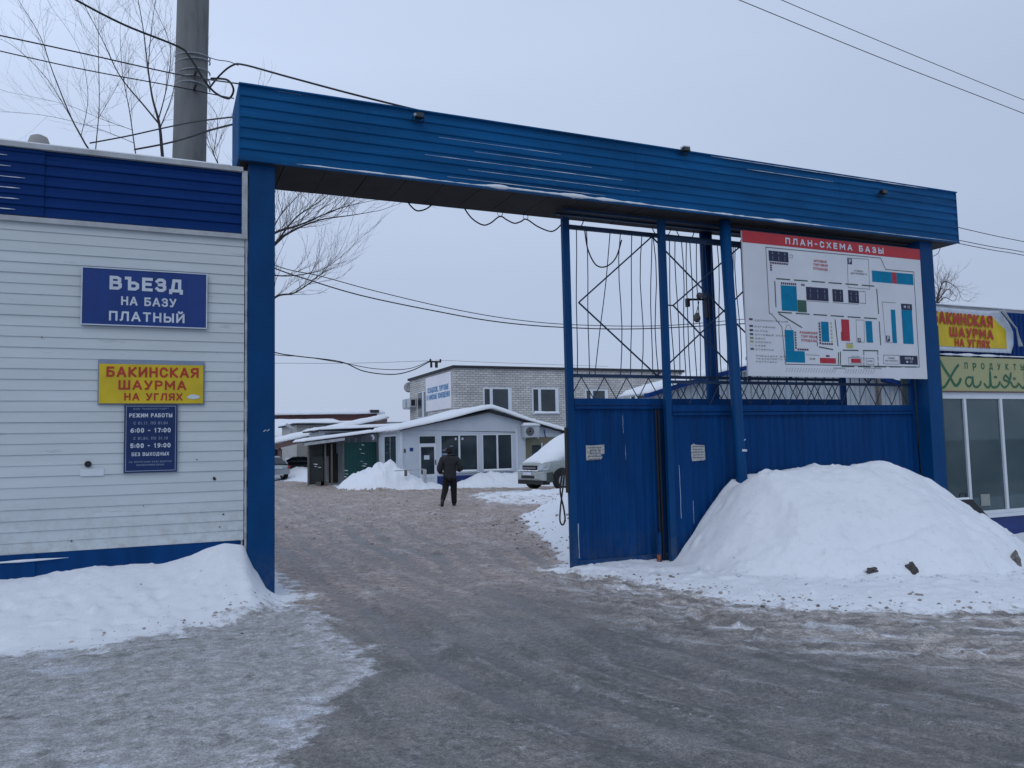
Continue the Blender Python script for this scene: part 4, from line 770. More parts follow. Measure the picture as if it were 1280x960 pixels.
# ================================================================== SHOP (right)
sh = thing('grocery_shop', (15, 3, -.3), 'blue shop with wide windows, right of the gateway', 'building')
SX0, SX1 = 11.75, 21.0
x = SX0; k = 0
while x < SX1:
    sheet_y(MB(), x, min(x+1.18, SX1)+.008, 3.26, 4.12, .58+(.003 if k % 2 else 0), .13, .02).build('metal_sheet', NAVY, sh); x += 1.18; k += 1
B('wall', NAVY, sh, SX0, SX1, .64, .80, 2.52, 4.10)
def foot(mb, z0, z1, o=0):
    P = [(SX0-o, .66-o), (SX1, .66-o), (SX1, 4.3+o), (16.0-o, 4.3+o), (SX0-o, 1.0)]; n = 5
    return mb.add([(x, y, z0) for x, y in P]+[(x, y, z1) for x, y in P], [tuple(range(n-1, -1, -1)), tuple(range(n, 2*n))]+[(i, (i+1) % n, (i+1) % n+n, i+n) for i in range(n)])
def slab(nm, m, p, q, z0, z1, th=.1):
    d = Vector((q[0]-p[0], q[1]-p[1], 0)).normalized(); nn = Vector((-d.y, d.x, 0))*th; a = Vector((*p, 0)); b = Vector((*q, 0)); P = [a, b, b+nn, a+nn]
    return MB().hexa([(v.x, v.y, z0) for v in P], [(v.x, v.y, z1) for v in P]).build(nm, m, sh)
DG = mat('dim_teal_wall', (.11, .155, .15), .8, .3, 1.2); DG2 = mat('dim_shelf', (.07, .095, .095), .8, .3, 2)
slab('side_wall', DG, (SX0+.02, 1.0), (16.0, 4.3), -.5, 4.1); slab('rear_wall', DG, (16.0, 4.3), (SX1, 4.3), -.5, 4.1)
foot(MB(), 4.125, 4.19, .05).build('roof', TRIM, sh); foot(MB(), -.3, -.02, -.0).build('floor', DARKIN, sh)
snow_cap('roof_snow', sh, SX0, SX1, .58, 1.1, lambda x, y: 4.19, .05, .2, 51, .2, over=.01)
snow_strip('snow_line', sh, (12.0, .56, 3.235), (17, .56, 3.235), .02, .022, 9)
B('plinth', PLINTH, sh, SX0, SX1, .60, .80, -.5, .13); B('sill', PVC, sh, SX0, SX1, .56, .80, .132, .20)
B('lintel', PVC, sh, SX0, SX1, .585, .66, 2.40, 2.52); B('bottom_rail', PVC, sh, SX0, SX1, .585, .66, .202, .27)
mx_ = [11.75, 12.75, 13.77, 14.79, 15.81, 16.83, 17.85, 18.87, 19.9]
for i, x in enumerate(mx_):
    B('mullion', PVC, sh, x-.03, x+.035, .58, .66, .272, 2.398)
    if i < len(mx_)-1: B('pane', PANE, sh, x+.037, mx_[i+1]-.032, .615, .62, .275, 2.395)
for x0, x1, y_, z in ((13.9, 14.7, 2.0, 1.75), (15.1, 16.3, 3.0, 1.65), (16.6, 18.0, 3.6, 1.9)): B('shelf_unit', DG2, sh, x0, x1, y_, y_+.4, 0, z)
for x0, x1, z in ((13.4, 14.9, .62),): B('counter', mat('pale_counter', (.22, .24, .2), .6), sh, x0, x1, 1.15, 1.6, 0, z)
for x0, z0 in ((13.95, .63), (14.3, .63)): B('goods_box', YEL, sh, x0, x0+.28, 1.2, 1.45, z0, z0+.2)
B('sticker', mat('pale_print', (.26, .29, .27), .6), sh, 13.05, 13.3, .604, .612, .36, .58)
# yellow banner with curling corner
s = thing('shawarma_banner', (13, .55, 3.3), 'yellow banner БАКИНСКАЯ ШАУРМА НА УГЛЯХ with curled right edge on the shop', 'banner')
def grid(fn, nu, nv):
    vs = [fn(i/nu, j/nv) for j in range(nv+1) for i in range(nu+1)]; W = nu+1
    return vs, [(j*W+i, j*W+i+1, (j+1)*W+i+1, (j+1)*W+i) for j in range(nv) for i in range(nu)]
def ban(u, v, off=0):
    xr = float(np.interp(v, [0, .2, .5, .7, .85, 1], [14.13, 14.20, 14.17, 14.05, 13.90, 13.72])); x = 11.55+(xr-11.55)*u
    y = .555-.012*math.sin(u*9)*v-.22*max(0, u-.9)*6*max(0, v-.1)*.8+off
    return (x, y, 3.30+.84*v-.03*u*v)
vs, fs = grid(lambda u, v: ban(u, v), 36, 16); o = MB().add(vs, fs).build('backing', PRINTW, s, smooth=True); q = o.modifiers.new('thickness', 'SOLIDIFY'); q.thickness = .006
def prn(u, v):
    xr = float(np.interp(v, [0, .6, .8, 1], [14.0, 13.98, 13.78, 13.62])); x = 11.55+(xr-11.55)*u; vv = .10+v*.78; uu = (x-11.55)/2.6
    return (x, ban(min(uu, .93), vv)[1]-.010, 3.30+.84*vv-.03*u*v)
vs, fs = grid(prn, 36, 14); MB().add(vs, fs).build('print', YEL, s, smooth=True)
vs, fs = grid(lambda u, v: (float(np.interp(v, [0, .5, 1], [14.20, 14.16, 13.74]))-.10*u*math.sin(v*3.0), .42+.02*math.cos(u*3)-.05*u, 3.42+.70*v), 6, 14)
o = MB().add(vs, fs).build('curled_edge', PRINTW, s, smooth=True); q = o.modifiers.new('thickness', 'SOLIDIFY'); q.thickness = .006
mb = MB(); P3 = lambda a, b, yy: (a, yy, b-.03*(a-12.5)*.6)
text(mb, 'БАКИНСКАЯ', 12.78, 3.80, .235, .524, .21, .14, width=1.66, to3=P3); text(mb, 'ШАУРМА', 13.00, 3.57, .19, .526, .22, .14, width=1.22, to3=P3); text(mb, 'НА УГЛЯХ', 13.01, 3.39, .155, .532, .22, .14, width=.98, to3=P3)
mb.build('lettering', RED, s)
# halal groceries sign
s = thing('halal_sign', (14, .56, 2.55), 'pale green shop sign reading продукты Халяль in dark green', 'sign')
B('panel', mat('halal_print', (.33, .37, .17), .5, .1, 1.1, col2=(.36, .34, .19), dirt=(.42, .24, .19), dscale=.9, dth=.56), s, 11.80, 16.6, .545, .575, 2.545, 3.19)
B('rim', BROWNM, s, 11.80, 16.6, .54, .578, 2.522, 2.543)
gm = mat('lettering_green', (.02, .12, .06), .5, .15, 6); mb = MB()
for i, c in enumerate('ПРОДУКТЫ'):
    text(mb, c, 12.80+i*.232, 2.965 if c not in 'Р' else 2.935, .125 if c != 'Р' else .15, .543, .2)
mb.build('lettering', gm, s)
mb = MB(); K = 110/2.55      # flowing word: stroke centre lines in metres
Lz = 2.62
def stroke(pts, t=.022, lay=0): ribbon(mb, [(p.x, p.y) for p in spline([Vector((a, b, 0)) for a, b in pts], 5)], t, .5425-.0006*lay)
stroke([(11.98, 3.10), (12.08, 3.12), (12.20, 2.96), (12.34, 2.80), (12.46, 2.65), (12.56, 2.68), (12.62, 2.76)], .030, 0)
stroke([(12.58, 3.03), (12.46, 2.92), (12.30, 2.74), (12.18, 2.62), (12.04, 2.60), (11.96, 2.68)], .026, 1)
x = 12.78
def arch(x, lay): stroke([(x+.18, 2.80), (x+.05, 2.80), (x, 2.70), (x+.08, 2.63), (x+.17, 2.70), (x+.20, 2.80), (x+.21, 2.66), (x+.29, 2.62), (x+.38, 2.66), (x+.42, 2.72)], .021, lay)
arch(12.76, 2)
for i, (x, h) in enumerate(((13.30, .30), (14.32, .34))):
    stroke([(x-.02, 2.68), (x+.05, 2.62), (x+.13, 2.66), (x+.16, 2.62+h), (x+.17, 2.66), (x+.26, 2.62), (x+.36, 2.65), (x+.42, 2.72)], .022, 3+i)
    mb.add([(x+.26, .5395, 2.80), (x+.35, .5395, 2.80), (x+.35, .5395, 2.84), (x+.26, .5395, 2.84)], [(0, 1, 2, 3)])
stroke([(13.76, 2.68), (13.84, 2.62), (13.96, 2.68), (14.02, 2.80), (14.06, 2.90), (14.02, 2.78), (13.90, 2.86), (13.84, 2.78), (13.96, 2.74), (14.04, 2.72), (14.10, 2.64), (14.20, 2.64), (14.26, 2.70)], .020, 5)
mb.add([(14.12, .5395, 2.77), (14.19, .5395, 2.77), (14.19, .5395, 2.82), (14.12, .5395, 2.82)], [(0, 1, 2, 3)])
stroke([(14.82, 2.98), (14.80, 2.70), (14.86, 2.62), (14.98, 2.66), (14.98, 2.78), (14.86, 2.80)], .024, 6)
stroke([(14.70, 3.0), (14.69, 2.72), (14.76, 2.63)], .020, 7)
mb.build('lettering', gm, s)
# short post beside the gate and folding sign behind the pile
t = thing('short_steel_post', (11.80, .35, 0), 'short dark teal steel post between gate post and shop', 'post'); MB().box(11.62, 11.80, .30, .42, -.5, 3.72).build('shaft', TEALD, t); MB().add([(11.60, .28, 3.722), (11.82, .28, 3.722), (11.82, .44, 3.75), (11.60, .44, 3.75)], [(0, 1, 2, 3)]).build('cap', TEALD, t)
t = thing('folding_pavement_sign', (11.95, -.15, 0), 'dark folding pavement sign with a handle, half buried behind the snow pile', 'sign')
ax = 11.70; ay = -.05
MB().hexa([(ax-.42, ay-.42, .0), (ax+.42, ay-.42, .0), (ax+.42, ay-.40, .0), (ax-.42, ay-.40, .0)], [(ax-.16, ay-.05, .58), (ax+.16, ay-.05, .58), (ax+.16, ay-.03, .58), (ax-.16, ay-.03, .58)]).build('front_board', BLACK, t)
MB().hexa([(ax-.42, ay+.30, .0), (ax+.42, ay+.30, .0), (ax+.42, ay+.32, .0), (ax-.42, ay+.32, .0)], [(ax-.16, ay+.03, .58), (ax+.16, ay+.03, .58), (ax+.16, ay+.05, .58), (ax-.16, ay+.05, .58)]).build('rear_board', BLACK, t)
MB().hexa([(ax+.43, ay-.40, .0), (ax+.45, ay-.40, .0), (ax+.45, ay+.30, .0), (ax+.43, ay+.30, .0)], [(ax+.17, ay-.03, .58), (ax+.19, ay-.03, .58), (ax+.19, ay+.03, .58), (ax+.17, ay+.03, .58)]).build('side_board', BLACK, t)
MB().tube([(ax-.08, ay, .58), (ax-.08, ay, .68), (ax+.08, ay, .68), (ax+.08, ay, .58)], .011, 6).build('handle', BLACK, t); B('top_edge', PRINTW, t, ax-.17, ax+.17, ay-.06, ay+.06, .582, .594)
snow_cap('snow', t, ax-.15, ax+.15, ay-.05, ay+.05, lambda a, b: .594, .02, .03, 5, .03)
# stones
def rock(name, lab, c, r, m, sq=(1, 1, .8), seed=0, group=None):
    bm = bmesh.new(); bmesh.ops.create_icosphere(bm, subdivisions=3, radius=1)
    for v in bm.verts:
        p = v.co.copy(); k = 1+.55*noise.noise(p*1.3+Vector((seed, 0, 0)))+.25*noise.noise(p*3.5+Vector((0, seed, 0))); v.co = Vector((p.x*sq[0], p.y*sq[1], p.z*sq[2]))*k*r
    me_ = D.meshes.new(name); bm.to_mesh(me_); bm.free(); me_.materials.append(m); o = D.objects.new(name, me_); COL.objects.link(o); o.location = c
    return tag(o, lab, 'rock', group)
def onpile(px, py):
    p = None; d = (_F+_R*((px-640)/1000.)-_U*((py-480)/1000.)).normalized(); t = 6.
    while t < 20:
        q = CAM+d*t
        if gz(q.x, q.y) > q.z: return q
        t += .05
    return q
for k, (px, py, r, m, sq, lab) in enumerate(((1140, 712, .085, STONE, (.8, .8, 1.1), 'pointed dark stone at the foot of the snow pile'), (1090, 713, .06, STONE, (1.6, .9, .6), 'flat dark stone at the foot of the snow pile'), (1269, 702, .095, STONEC, (.7, .8, 1.3), 'snow speckled rubble lump at the right tip of the snow pile'), (303, 793, .03, STONE, (1, 1, .5), 'tiny dark clod on the ice left of the drive'))):
    rock('stone', lab, onpile(px, py), r, m, sq, 3+k*2)
for k, (px, py) in enumerate(((118, 770), (232, 782), (410, 784), (1062, 855), (1185, 892), (848, 842), (760, 796), (1245, 905))):
    pass

def clods(name, m, pts, seed):
    rd = random.Random(seed); bm = bmesh.new(); bmesh.ops.create_icosphere(bm, subdivisions=1, radius=1); base = [v.co.copy() for v in bm.verts]; fc = [[v.index for v in f.verts] for f in bm.faces]; bm.free(); mb = MB()
    P = np.array(pts); zz = height_mask(P[:, 0:1], P[:, 1:2])[0][:, 0]
    for (x, y, r_), z in zip(pts, zz):
        sx, sy, sz_ = rd.uniform(.7, 1.4), rd.uniform(.7, 1.4), rd.uniform(.45, .9); mb.add([(x+v.x*r_*sx*rd.uniform(.75, 1.2), y+v.y*r_*sy*rd.uniform(.75, 1.2), z+r_*.15+v.z*r_*sz_*rd.uniform(.8, 1.15)) for v in base], fc)
    o = mb.build(name, m, None); tag(o, kind='stuff'); return o
rd = random.Random(11); cs = []; cd_ = []
def along(pl, n, w, r0, r1, out):
    for _ in range(n):
        k = rd.randrange(len(pl)-1); f = rd.random(); x = pl[k][0]+(pl[k+1][0]-pl[k][0])*f+rd.gauss(0, w); y = pl[k][1]+(pl[k+1][1]-pl[k][1])*f+rd.gauss(0, w); out.append((x, y, r0+(r1-r0)*rd.random()**3))
along([(4.3, -.4), (4.6, -1.2), (4.7, -2.0), (5.1, -2.9), (6.0, -3.6), (7.4, -4.1), (9.3, -4.8)], 420, .30, .005, .030, cd_)
along([(4.4, -.2), (5.4, -.9), (6.2, -1.9), (7.3, -2.5), (8.6, -2.8), (9.8, -2.6), (10.8, -2.0)], 160, .22, .008, .040, cs)
along([(4.35, 1.0), (5.3, 3.7), (6.2, 6.9), (7.0, 8.6)], 200, .40, .012, .05, cd_)
along([(-2.5, -1.5), (-1.6, -1.6), (-.8, -1.2), (.0, -.5), (.3, -1.2), (.35, -2.3)], 120, .18, .005, .022, cd_)
along([(-.5, 8), (3, 10), (6, 12), (8, 14)], 140, 1.6, .015, .045, cd_)
for _ in range(120): cd_.append((rd.uniform(-2, 6), rd.uniform(-6.5, 3), rd.uniform(.004, .012)))
clods('dirty_ice_crumbs', mat('dirty_ice', (.36, .335, .32), .9, .45, 9), cd_, 1); clods('snow_crumbs', SNOWD, cs, 2)

# ================================================================== CONCRETE POLE
t = thing('concrete_pole', (-.85, 3.6, 0), 'thick grey concrete pole rising behind the hut roof', 'pole')
MB().tube([(-.90, 3.6, 0), (-.87, 3.6, 6.3), (-.80, 3.6, 11.5)], [.275, .255, .235], 28).build('shaft', CONC, t, smooth=True)
for k, py in enumerate((66, 73, 88, 98, 105)):
    z = at(243, py, 3.4).z; c = Vector((-.83, 3.6, z)); P = [c+Vector((.262*math.cos(a), .262*math.sin(a), .03*math.sin(a*1+k)+.02*math.cos(a))) for a in np.linspace(-math.pi*(1.0 if k < 2 else .98), (.0 if k > 1 else .2)+.02, 22)]
    MB().tube(P, .011, 6).build('wire_wrap', WIREG, t, smooth=True)
for py in (96, 112): p = at(243, py, 3.33); MB().tube([p+Vector((0, .1, 0)), p+Vector((0, -.06, 0)), p+Vector((.02, -.07, .06))], .02, 6).build('hook', BLACK, t)
# wires round the pole and beam
Y1 = 3.25
wire('power_cable', 'thick black cable sweeping down past the pole and looping beside the beam', [at(60, -22, 2.6), at(95, 0, 2.7), at(155, 31, 3.0), at(222, 58, Y1), at(236, 70, Y1), at(250, 92, Y1), at(261, 108, Y1), at(272, 118, Y1), at(286, 123, Y1-.4), at(292, 112, Y1-.6), at(284, 100, Y1-.5), at(264, 98, Y1)], .017, None, 'cable')
wire('power_cable', 'black cable curving up from the pole and over the gateway beam', [at(262, 110, Y1), at(275, 94, Y1-.3), at(290, 82, Y1-.6), at(305, 81, 2.4), at(360, 96, 1.8), at(450, 120, 1.2), at(545, 143, .8), at(640, 164, .6)], .015, None, 'cable')
wire('power_wire', 'upper of two straight wires reaching the pole from the left', [at(-30, 38, 3.3), at(100, 66, 3.3), at(222, 93, Y1), at(300, 105, 1.5)], .011, 'wires from the left to the pole')
wire('power_wire', 'lower of two straight wires reaching the pole from the left', [at(-30, 57, 3.3), at(100, 86, 3.3), at(218, 108, Y1), at(262, 117, Y1), at(292, 123, 2.0)], .009, 'wires from the left to the pole')
wire('power_wire', 'slack dark wire from the hut roof to the end of the beam, upper one', [at(112, 179, 3.0), at(160, 170, 2.9), at(205, 160, 2.6), at(245, 152, 1.8), at(293, 146, .9)], .011, 'wires between hut roof and beam end')
wire('power_wire', 'slack dark wire from the hut roof to the end of the beam, lower one', [at(168, 187, 3.0), at(205, 180, 2.6), at(235, 172, 2.0), at(262, 163, 1.5), at(293, 155, .9)], .014, 'wires between hut roof and beam end')
wire('power_wire', 'short twisted wire end right of the pole', [at(262, 72, Y1), at(272, 75, Y1), at(286, 77, Y1), at(298, 82, Y1)], .007)
wire('overhead_line', 'upper of two overhead lines crossing the sky at top right', [at(860, -52, 6), at(977, 0, 6), at(1130, 64, 6), at(1280, 125, 6), at(1400, 172, 6)], .010, 'two overhead lines at top right')
wire('overhead_line', 'lower of two overhead lines crossing the sky at top right', [at(800, -50, 6), at(924, 0, 6), at(1100, 72, 6), at(1280, 142, 6), at(1400, 190, 6)], .011, 'two overhead lines at top right')
for k, (a, b, c) in enumerate(((283, 303, 'highest'), (299, 316, 'middle'), (303, 320, 'lowest'))):
    wire('service_wire', c+' of three thin wires leaving the right end of the beam', [at(1192, a, 1.0), at(1240, (a+b)/2+1, 1.3), at(1284, b, 1.6), at(1400, b+24, 2.2)], .008, 'wires leaving the right end of the beam')
wire('service_wire', 'thin wire hanging under the right end of the beam', [at(1176, 308, .5), at(1172, 317, .5), at(1162, 322, .4)], .006)
YW = 26
for k, (pts, r, lab) in enumerate((([(250, 300), (342, 335), (380, 348), (450, 369), (540, 388), (620, 402), (700, 409), (800, 411), (940, 404)], .028, 'lower thick line of the long pair seen through the gateway'),
        ([(250, 285), (342, 331), (400, 345), (470, 364), (560, 385), (640, 399), (720, 406), (830, 407), (940, 398)], .020, 'upper line of the long pair seen through the gateway'),
        ([(300, 425), (342, 440), (370, 445), (425, 452), (455, 464), (490, 468), (515, 463), (537, 452)], .030, 'thicker sagging line to the bracket on the brick building'),
        ([(300, 430), (342, 443), (380, 446), (430, 454), (470, 461), (510, 461), (537, 451)], .020, 'thinner sagging line to the bracket on the brick building'),
        ([(300, 455), (342, 454), (440, 454), (535, 451)], .010, 'faint straight line behind the brick building bracket'),
        ([(545, 450), (640, 454), (760, 458)], .009, 'faint line leaving the bracket to the right'))):
    wire('yard_line', lab, [at(x, y, YW if k < 2 else 33+k*.3) for x, y in pts], r, 'lines crossing the yard sky')

# ================================================================== BARE TREES
def bare_tree(name, label, limbs, y0, seed, ndens=7, tl=.9, group=None, rt=.006, ybend=.8, trunk_to=None, levels=2, updir=.6, thin=1.):
    rnd = random.Random(seed); p0 = at(*limbs[0][0][:2], y0); p1 = at(*limbs[0][1][:2], y0); dd = (p0-p1)/max(.05, abs(p0.z-p1.z))
    bx = trunk_to if trunk_to is not None else p0.x+max(-.8, min(.8, dd.x*p0.z*.35))
    t = thing(name, (bx, y0, gz(bx, y0)), label, 'tree', group); tw = MB(); paths = []; z0 = gz(bx, y0)
    for li, limb in enumerate(limbs):
        n = len(limb); P = []; R_ = []
        for i, (px, py, r) in enumerate(limb):
            P.append(at(px, py, y0+(0 if li == 0 else ybend*(i/(n-1))*(1 if li % 2 else -1)))); R_.append(r*thin)
        if li == 0:
            a = p0+dd*1.3 if trunk_to is None else p0.lerp(Vector((bx, y0, p0.z-.5)), .7); a.y = y0
            P = [Vector((bx, y0, z0-.1)), Vector((bx, y0, z0)).lerp(a, .5)]+([a] if p0.z > 1.5 else [])+P; R_ = [R_[0]*1.4]*(len(P)-len(R_))+R_
        else:
            near = min((q for Q, _, l_ in paths for q in Q), key=lambda q: (q-P[0]).length)
            if (near-P[0]).length < .9: P[0] = near.copy()
        Q = spline(P, 6); RR = [np.interp(i/6, range(len(R_)), R_) for i in range(len(Q))]
        MB().tube(Q, [float(r) for r in RR], 7).build('trunk' if li == 0 else 'limb', BARK, t, smooth=True); paths.append((Q, RR, li))
    def twig(p, d, L_, r, lev):
        n = 5; q = p.copy(); P = [q.copy()]; 
        for i in range(n):
            d = (d+Vector((rnd.uniform(-1, 1), rnd.uniform(-1, 1), rnd.uniform(-.7, 1)))*.16+Vector((0, 0, .05*updir))).normalized(); q = q+d*L_/n; P.append(q.copy())
            if lev > 0 and i > 0 and rnd.random() < .85:
                a = (d+Vector((rnd.uniform(-1, 1), rnd.uniform(-1, 1), rnd.uniform(-.6, .9)))*.75).normalized(); twig(q, a, L_*rnd.uniform(.35, .65), r*.6, lev-1)
        tw.tube(P, [r*(1-.75*i/n) for i in range(n+1)], 3, False)
    for Q, RR, li in paths:
        st = int(len(Q)*(.62 if li == 0 else .12))
        for i in range(st, len(Q)-1):
            if rnd.random() > ndens/8: continue
            d = (Q[i+1]-Q[i]).normalized(); s = (d*.8+Vector((rnd.uniform(-1, 1), rnd.uniform(-1, 1), rnd.uniform(-.3, .9)))*.8).normalized()
            twig(Q[i], s, tl*rnd.uniform(.5, 1.2), min(rt, RR[i]*.6), levels)
        twig(Q[-1], (Q[-1]-Q[-2]).normalized(), tl, rt, levels)
    o = tw.build('twigs', TWIG, t); tag(o, kind='stuff'); return t
bare_tree('bare_tree', 'bare forked tree left of the concrete pole', [[(203, 195, .050), (199, 155, .042), (190, 120, .03), (183, 70, .02), (178, 30, .014), (165, -40, .008)], [(199, 155, .030), (180, 132, .024), (150, 95, .018), (128, 50, .012), (105, 5, .008), (95, -20, .005)], [(199, 152, .022), (208, 110, .014), (213, 60, .009), (196, 15, .006)], [(197, 160, .02), (215, 120, .012), (222, 80, .007)], [(186, 90, .016), (190, 30, .009), (200, -30, .006)]], 6.0, 3, 5, .85, rt=.004, thin=.6)
bare_tree('bare_tree', 'slanting bare sapling left of the forked tree, leaning to the left', [[(106, 179, .026), (88, 145, .020), (66, 90, .014), (50, 45, .010), (24, 2, .006)], [(92, 150, .012), (60, 100, .009), (20, 60, .006), (-8, 45, .004)], [(104, 172, .010), (110, 120, .008), (98, 60, .005), (65, 10, .003)]], 6.3, 5, 4, .8, 'bare saplings behind the hut', rt=.004, thin=.62)
bare_tree('bare_tree', 'straight thin sapling between the leaning sapling and the forked tree', [[(120, 182, .016), (124, 130, .012), (123, 60, .008), (124, 5, .004)], [(122, 150, .008), (145, 110, .006), (160, 80, .003)]], 7.0, 8, 5, .8, 'bare saplings behind the hut', rt=.004, thin=.62)
bare_tree('bare_tree', 'upright sapling just left of the forked tree trunk', [[(169, 189, .018), (162, 140, .014), (153, 90, .009), (150, 40, .005)], [(165, 165, .009), (130, 150, .007), (80, 130, .005), (10, 115, .003)], [(160, 178, .009), (120, 160, .007), (60, 145, .005), (0, 139, .003)]], 6.6, 11, 6, .85, 'bare saplings behind the hut', rt=.004, thin=.62)
bare_tree('bare_tree', 'small bare sapling right of the concrete pole', [[(276, 212, .014), (268, 195, .010), (262, 180, .006)], [(280, 190, .009), (272, 150, .006), (262, 130, .003)]], 6.5, 14, 5, .6)
bare_tree('bare_tree', 'bare tree behind the left gate post, branches reaching right', [[(322, 420, .10), (320, 330, .085), (318, 240, .06), (322, 170, .03)], [(320, 340, .045), (342, 307, .034), (365, 289, .026), (400, 275, .018), (440, 269, .011), (470, 264, .006)], [(320, 310, .04), (342, 292, .03), (375, 281, .020), (420, 262, .012), (450, 254, .006)], [(342, 300, .022), (370, 272, .018), (395, 255, .012), (415, 240, .007)], [(320, 395, .035), (345, 371, .024), (368, 366, .018), (392, 350, .011), (408, 336, .006)], [(330, 345, .02), (360, 345, .014), (400, 338, .009), (425, 322, .005)], [(342, 298, .016), (350, 270, .012), (372, 245, .007), (380, 236, .005)]], 9.0, 21, 6, 1.15, rt=.009, trunk_to=at(322, 500, 9).x, ybend=.5)
bare_tree('bare_tree', 'bare curling branches of a tree above the shop roof', [[(1170, 395, .06), (1172, 372, .05), (1176, 360, .03)], [(1172, 378, .03), (1184, 362, .02), (1193, 368, .008)], [(1172, 372, .03), (1180, 352, .02), (1196, 360, .01), (1200, 368, .006)], [(1168, 380, .03), (1180, 372, .018), (1190, 376, .008)]], 14.0, 31, 7, .8, rt=.012)

# ================================================================== YARD: PALE KIOSK BUILDING
KY = 23.5; kb = thing('pale_shop_building', (11, 25.5, 0), 'low pale blue building with a snowy gable roof, glass door and two wide windows', 'building')
hx = [8.17, 16.2]
def roofz(x): return 3.22-.185*(12.25-x) if x < 12.25 else 3.22-.262*(x-12.25)
# front wall pieces around openings: door 8.92-9.72, windows 9.9-11.68, 11.86-13.35, side panel 14.0-15.0
wl = MB()
def wallrect(x0, x1, z0, z1): wl.box(x0, x1, KY, KY+.2, z0, z1)
wallrect(8.17, 8.90, -.2, 2.25); wallrect(9.74, 9.90, -.2, 2.25); wallrect(9.902, 11.68, -.2, .62); wallrect(11.682, 11.86, -.2, 2.25); wallrect(11.862, 13.35, -.2, .62); wallrect(13.352, 16.15, -.2, 2.25)
wallrect(8.9, 8.91, 2.0, 2.25)
wl.prism_xz([(8.17, 2.252), (16.15, 2.252), (16.15, roofz(16.15)), (12.25, 3.2), (8.17, roofz(8.17))], KY, KY+.2)
wl.build('wall', LBLUE, kb)
B('side_wall', LBLUE, kb, 8.17, 8.35, KY+.202, 27.3, -.2, 2.42); B('rear_wall', LBLUE, kb, 8.17, 16.15, 27.32, 27.5, -.2, 2.2)
B('wall_trim', PVC, kb, 8.10, 8.20, KY-.05, KY+.0, -.1, 2.40); B('wall_trim', PVC, kb, 13.50, 13.60, KY-.03, KY, .4, 2.45)
MB().box(8.20, 8.90, KY-.04, KY, -.2, .44).box(9.74, 13.70, KY-.04, KY, -.2, .44).box(13.7, 16.2, KY-.04, KY, -.2, .40).build('plinth', PLINTH, kb)
MB().hexa([(8.0, KY-.25, roofz(8.0)), (12.25, KY-.25, roofz(12.25)), (12.25, 27.8, roofz(12.25)), (8.0, 27.8, roofz(8.0))], [(8.0, KY-.25, roofz(8)+.06), (12.25, KY-.25, 3.28), (12.25, 27.8, 3.28), (8.0, 27.8, roofz(8)+.06)]).hexa([(12.25, KY-.25, 3.22), (16.3, KY-.25, roofz(16.3)), (16.3, 27.8, roofz(16.3)), (12.25, 27.8, 3.22)], [(12.25, KY-.25, 3.28), (16.3, KY-.25, roofz(16.3)+.06), (16.3, 27.8, roofz(16.3)+.06), (12.25, 27.8, 3.28)]).build('roof', ROOFE, kb)
snow_cap('roof_snow', kb, 7.9, 16.4, KY-.35, 27.9, lambda x, y: roofz(x)+.07+.12*math.exp(-((x-12.0)/1.4)**2), .17, .22, 4, .14, .35, over=.04)
# wing going left behind the shed
wg = thing('rear_wing', (6.9, 31, 0), 'grey blue wing with snowy lean-to roof behind the green shed', 'building')
B('wall', LBLUE, wg, 6.0, 8.6, 29.5, 34, 0, 2.60); B('side_wall', LBLUE, wg, 8.62, 14.2, 28.6, 34, 0, 2.55); B('gutter', TRIM, wg, 5.7, 8.7, 29.2, 29.35, 2.52, 2.60)
MB().prism_xz([(5.65, 2.61), (12.5, 2.80), (12.5, 2.88), (5.65, 2.69)], 28.9, 34).build('roof', ROOFE, wg)
snow_cap('roof_snow', wg, 5.6, 12.6, 28.8, 34, lambda x, y: 2.69+(x-5.65)*.026, .13, .3, 15, .25, .4, over=.06)
for x in (6.2, 6.6): B('wall_panel', CREAM, wg, x, x+.25, 29.44, 29.498, 2.05, 2.5)
# door, windows
dr = B('door', PVC, kb, 8.912, 9.738, KY+.03, KY+.10, -.08, 2.25)
B('pane', GLASSD, dr, 9.03, 9.62, KY+.015, KY+.029, .55, 1.72); B('pane', GLASSD, dr, 8.98, 9.67, KY+.015, KY+.029, 1.88, 2.18); B('notice', PRINTW, dr, 9.16, 9.40, KY+.008, KY+.014, 1.18, 1.36); B('handle', BLACK, dr, 9.66, 9.69, KY-.01, KY+.028, .95, 1.15)
B('door_panel', mat('door_panel_white', (.52, .57, .63), .4), dr, 9.03, 9.62, KY+.022, KY+.029, .05, .42)
for x0, x1 in ((9.902, 11.678), (11.862, 13.348)):
    wi = frame(MB(), x0, x1, .622, 2.248, .055, KY+.06, .05); xm = (x0+x1)/2; wi.box(xm-.04, xm+.04, KY+.01, KY+.06, .68, 2.19); wi = wi.build('window', PVC, kb)
    B('pane', GLASSD, wi, x0+.056, xm-.042, KY+.04, KY+.05, .68, 2.19); B('pane', GLASSD, wi, xm+.042, x1-.056, KY+.04, KY+.05, .68, 2.19)
    for xx in (xm-.16, xm+.16 if x0 < 10 else x1-.9): B('sticker', PRINTW, wi, xx-.04, xx+.04, KY+.034, KY+.039, 2.0, 2.1)
    MB().box(x0, x1-.0, KY-.09, KY+.008, .56, .60).build('sill', PVC, kb); snow_cap('sill_snow', kb, x0+.05, x1-.1, KY-.10, KY+.0, lambda x, y: .60, .08, .06, int(x0), .05, .5, over=.01)
wi = B('side_window', PVC, kb, 8.13, 8.168, 24.2, 26.3, .65, 2.3)
for y0_, y1_ in ((24.3, 25.2), (25.3, 26.2)): B('pane', GLASSD, wi, 8.115, 8.128, y0_, y1_, .72, 2.22)
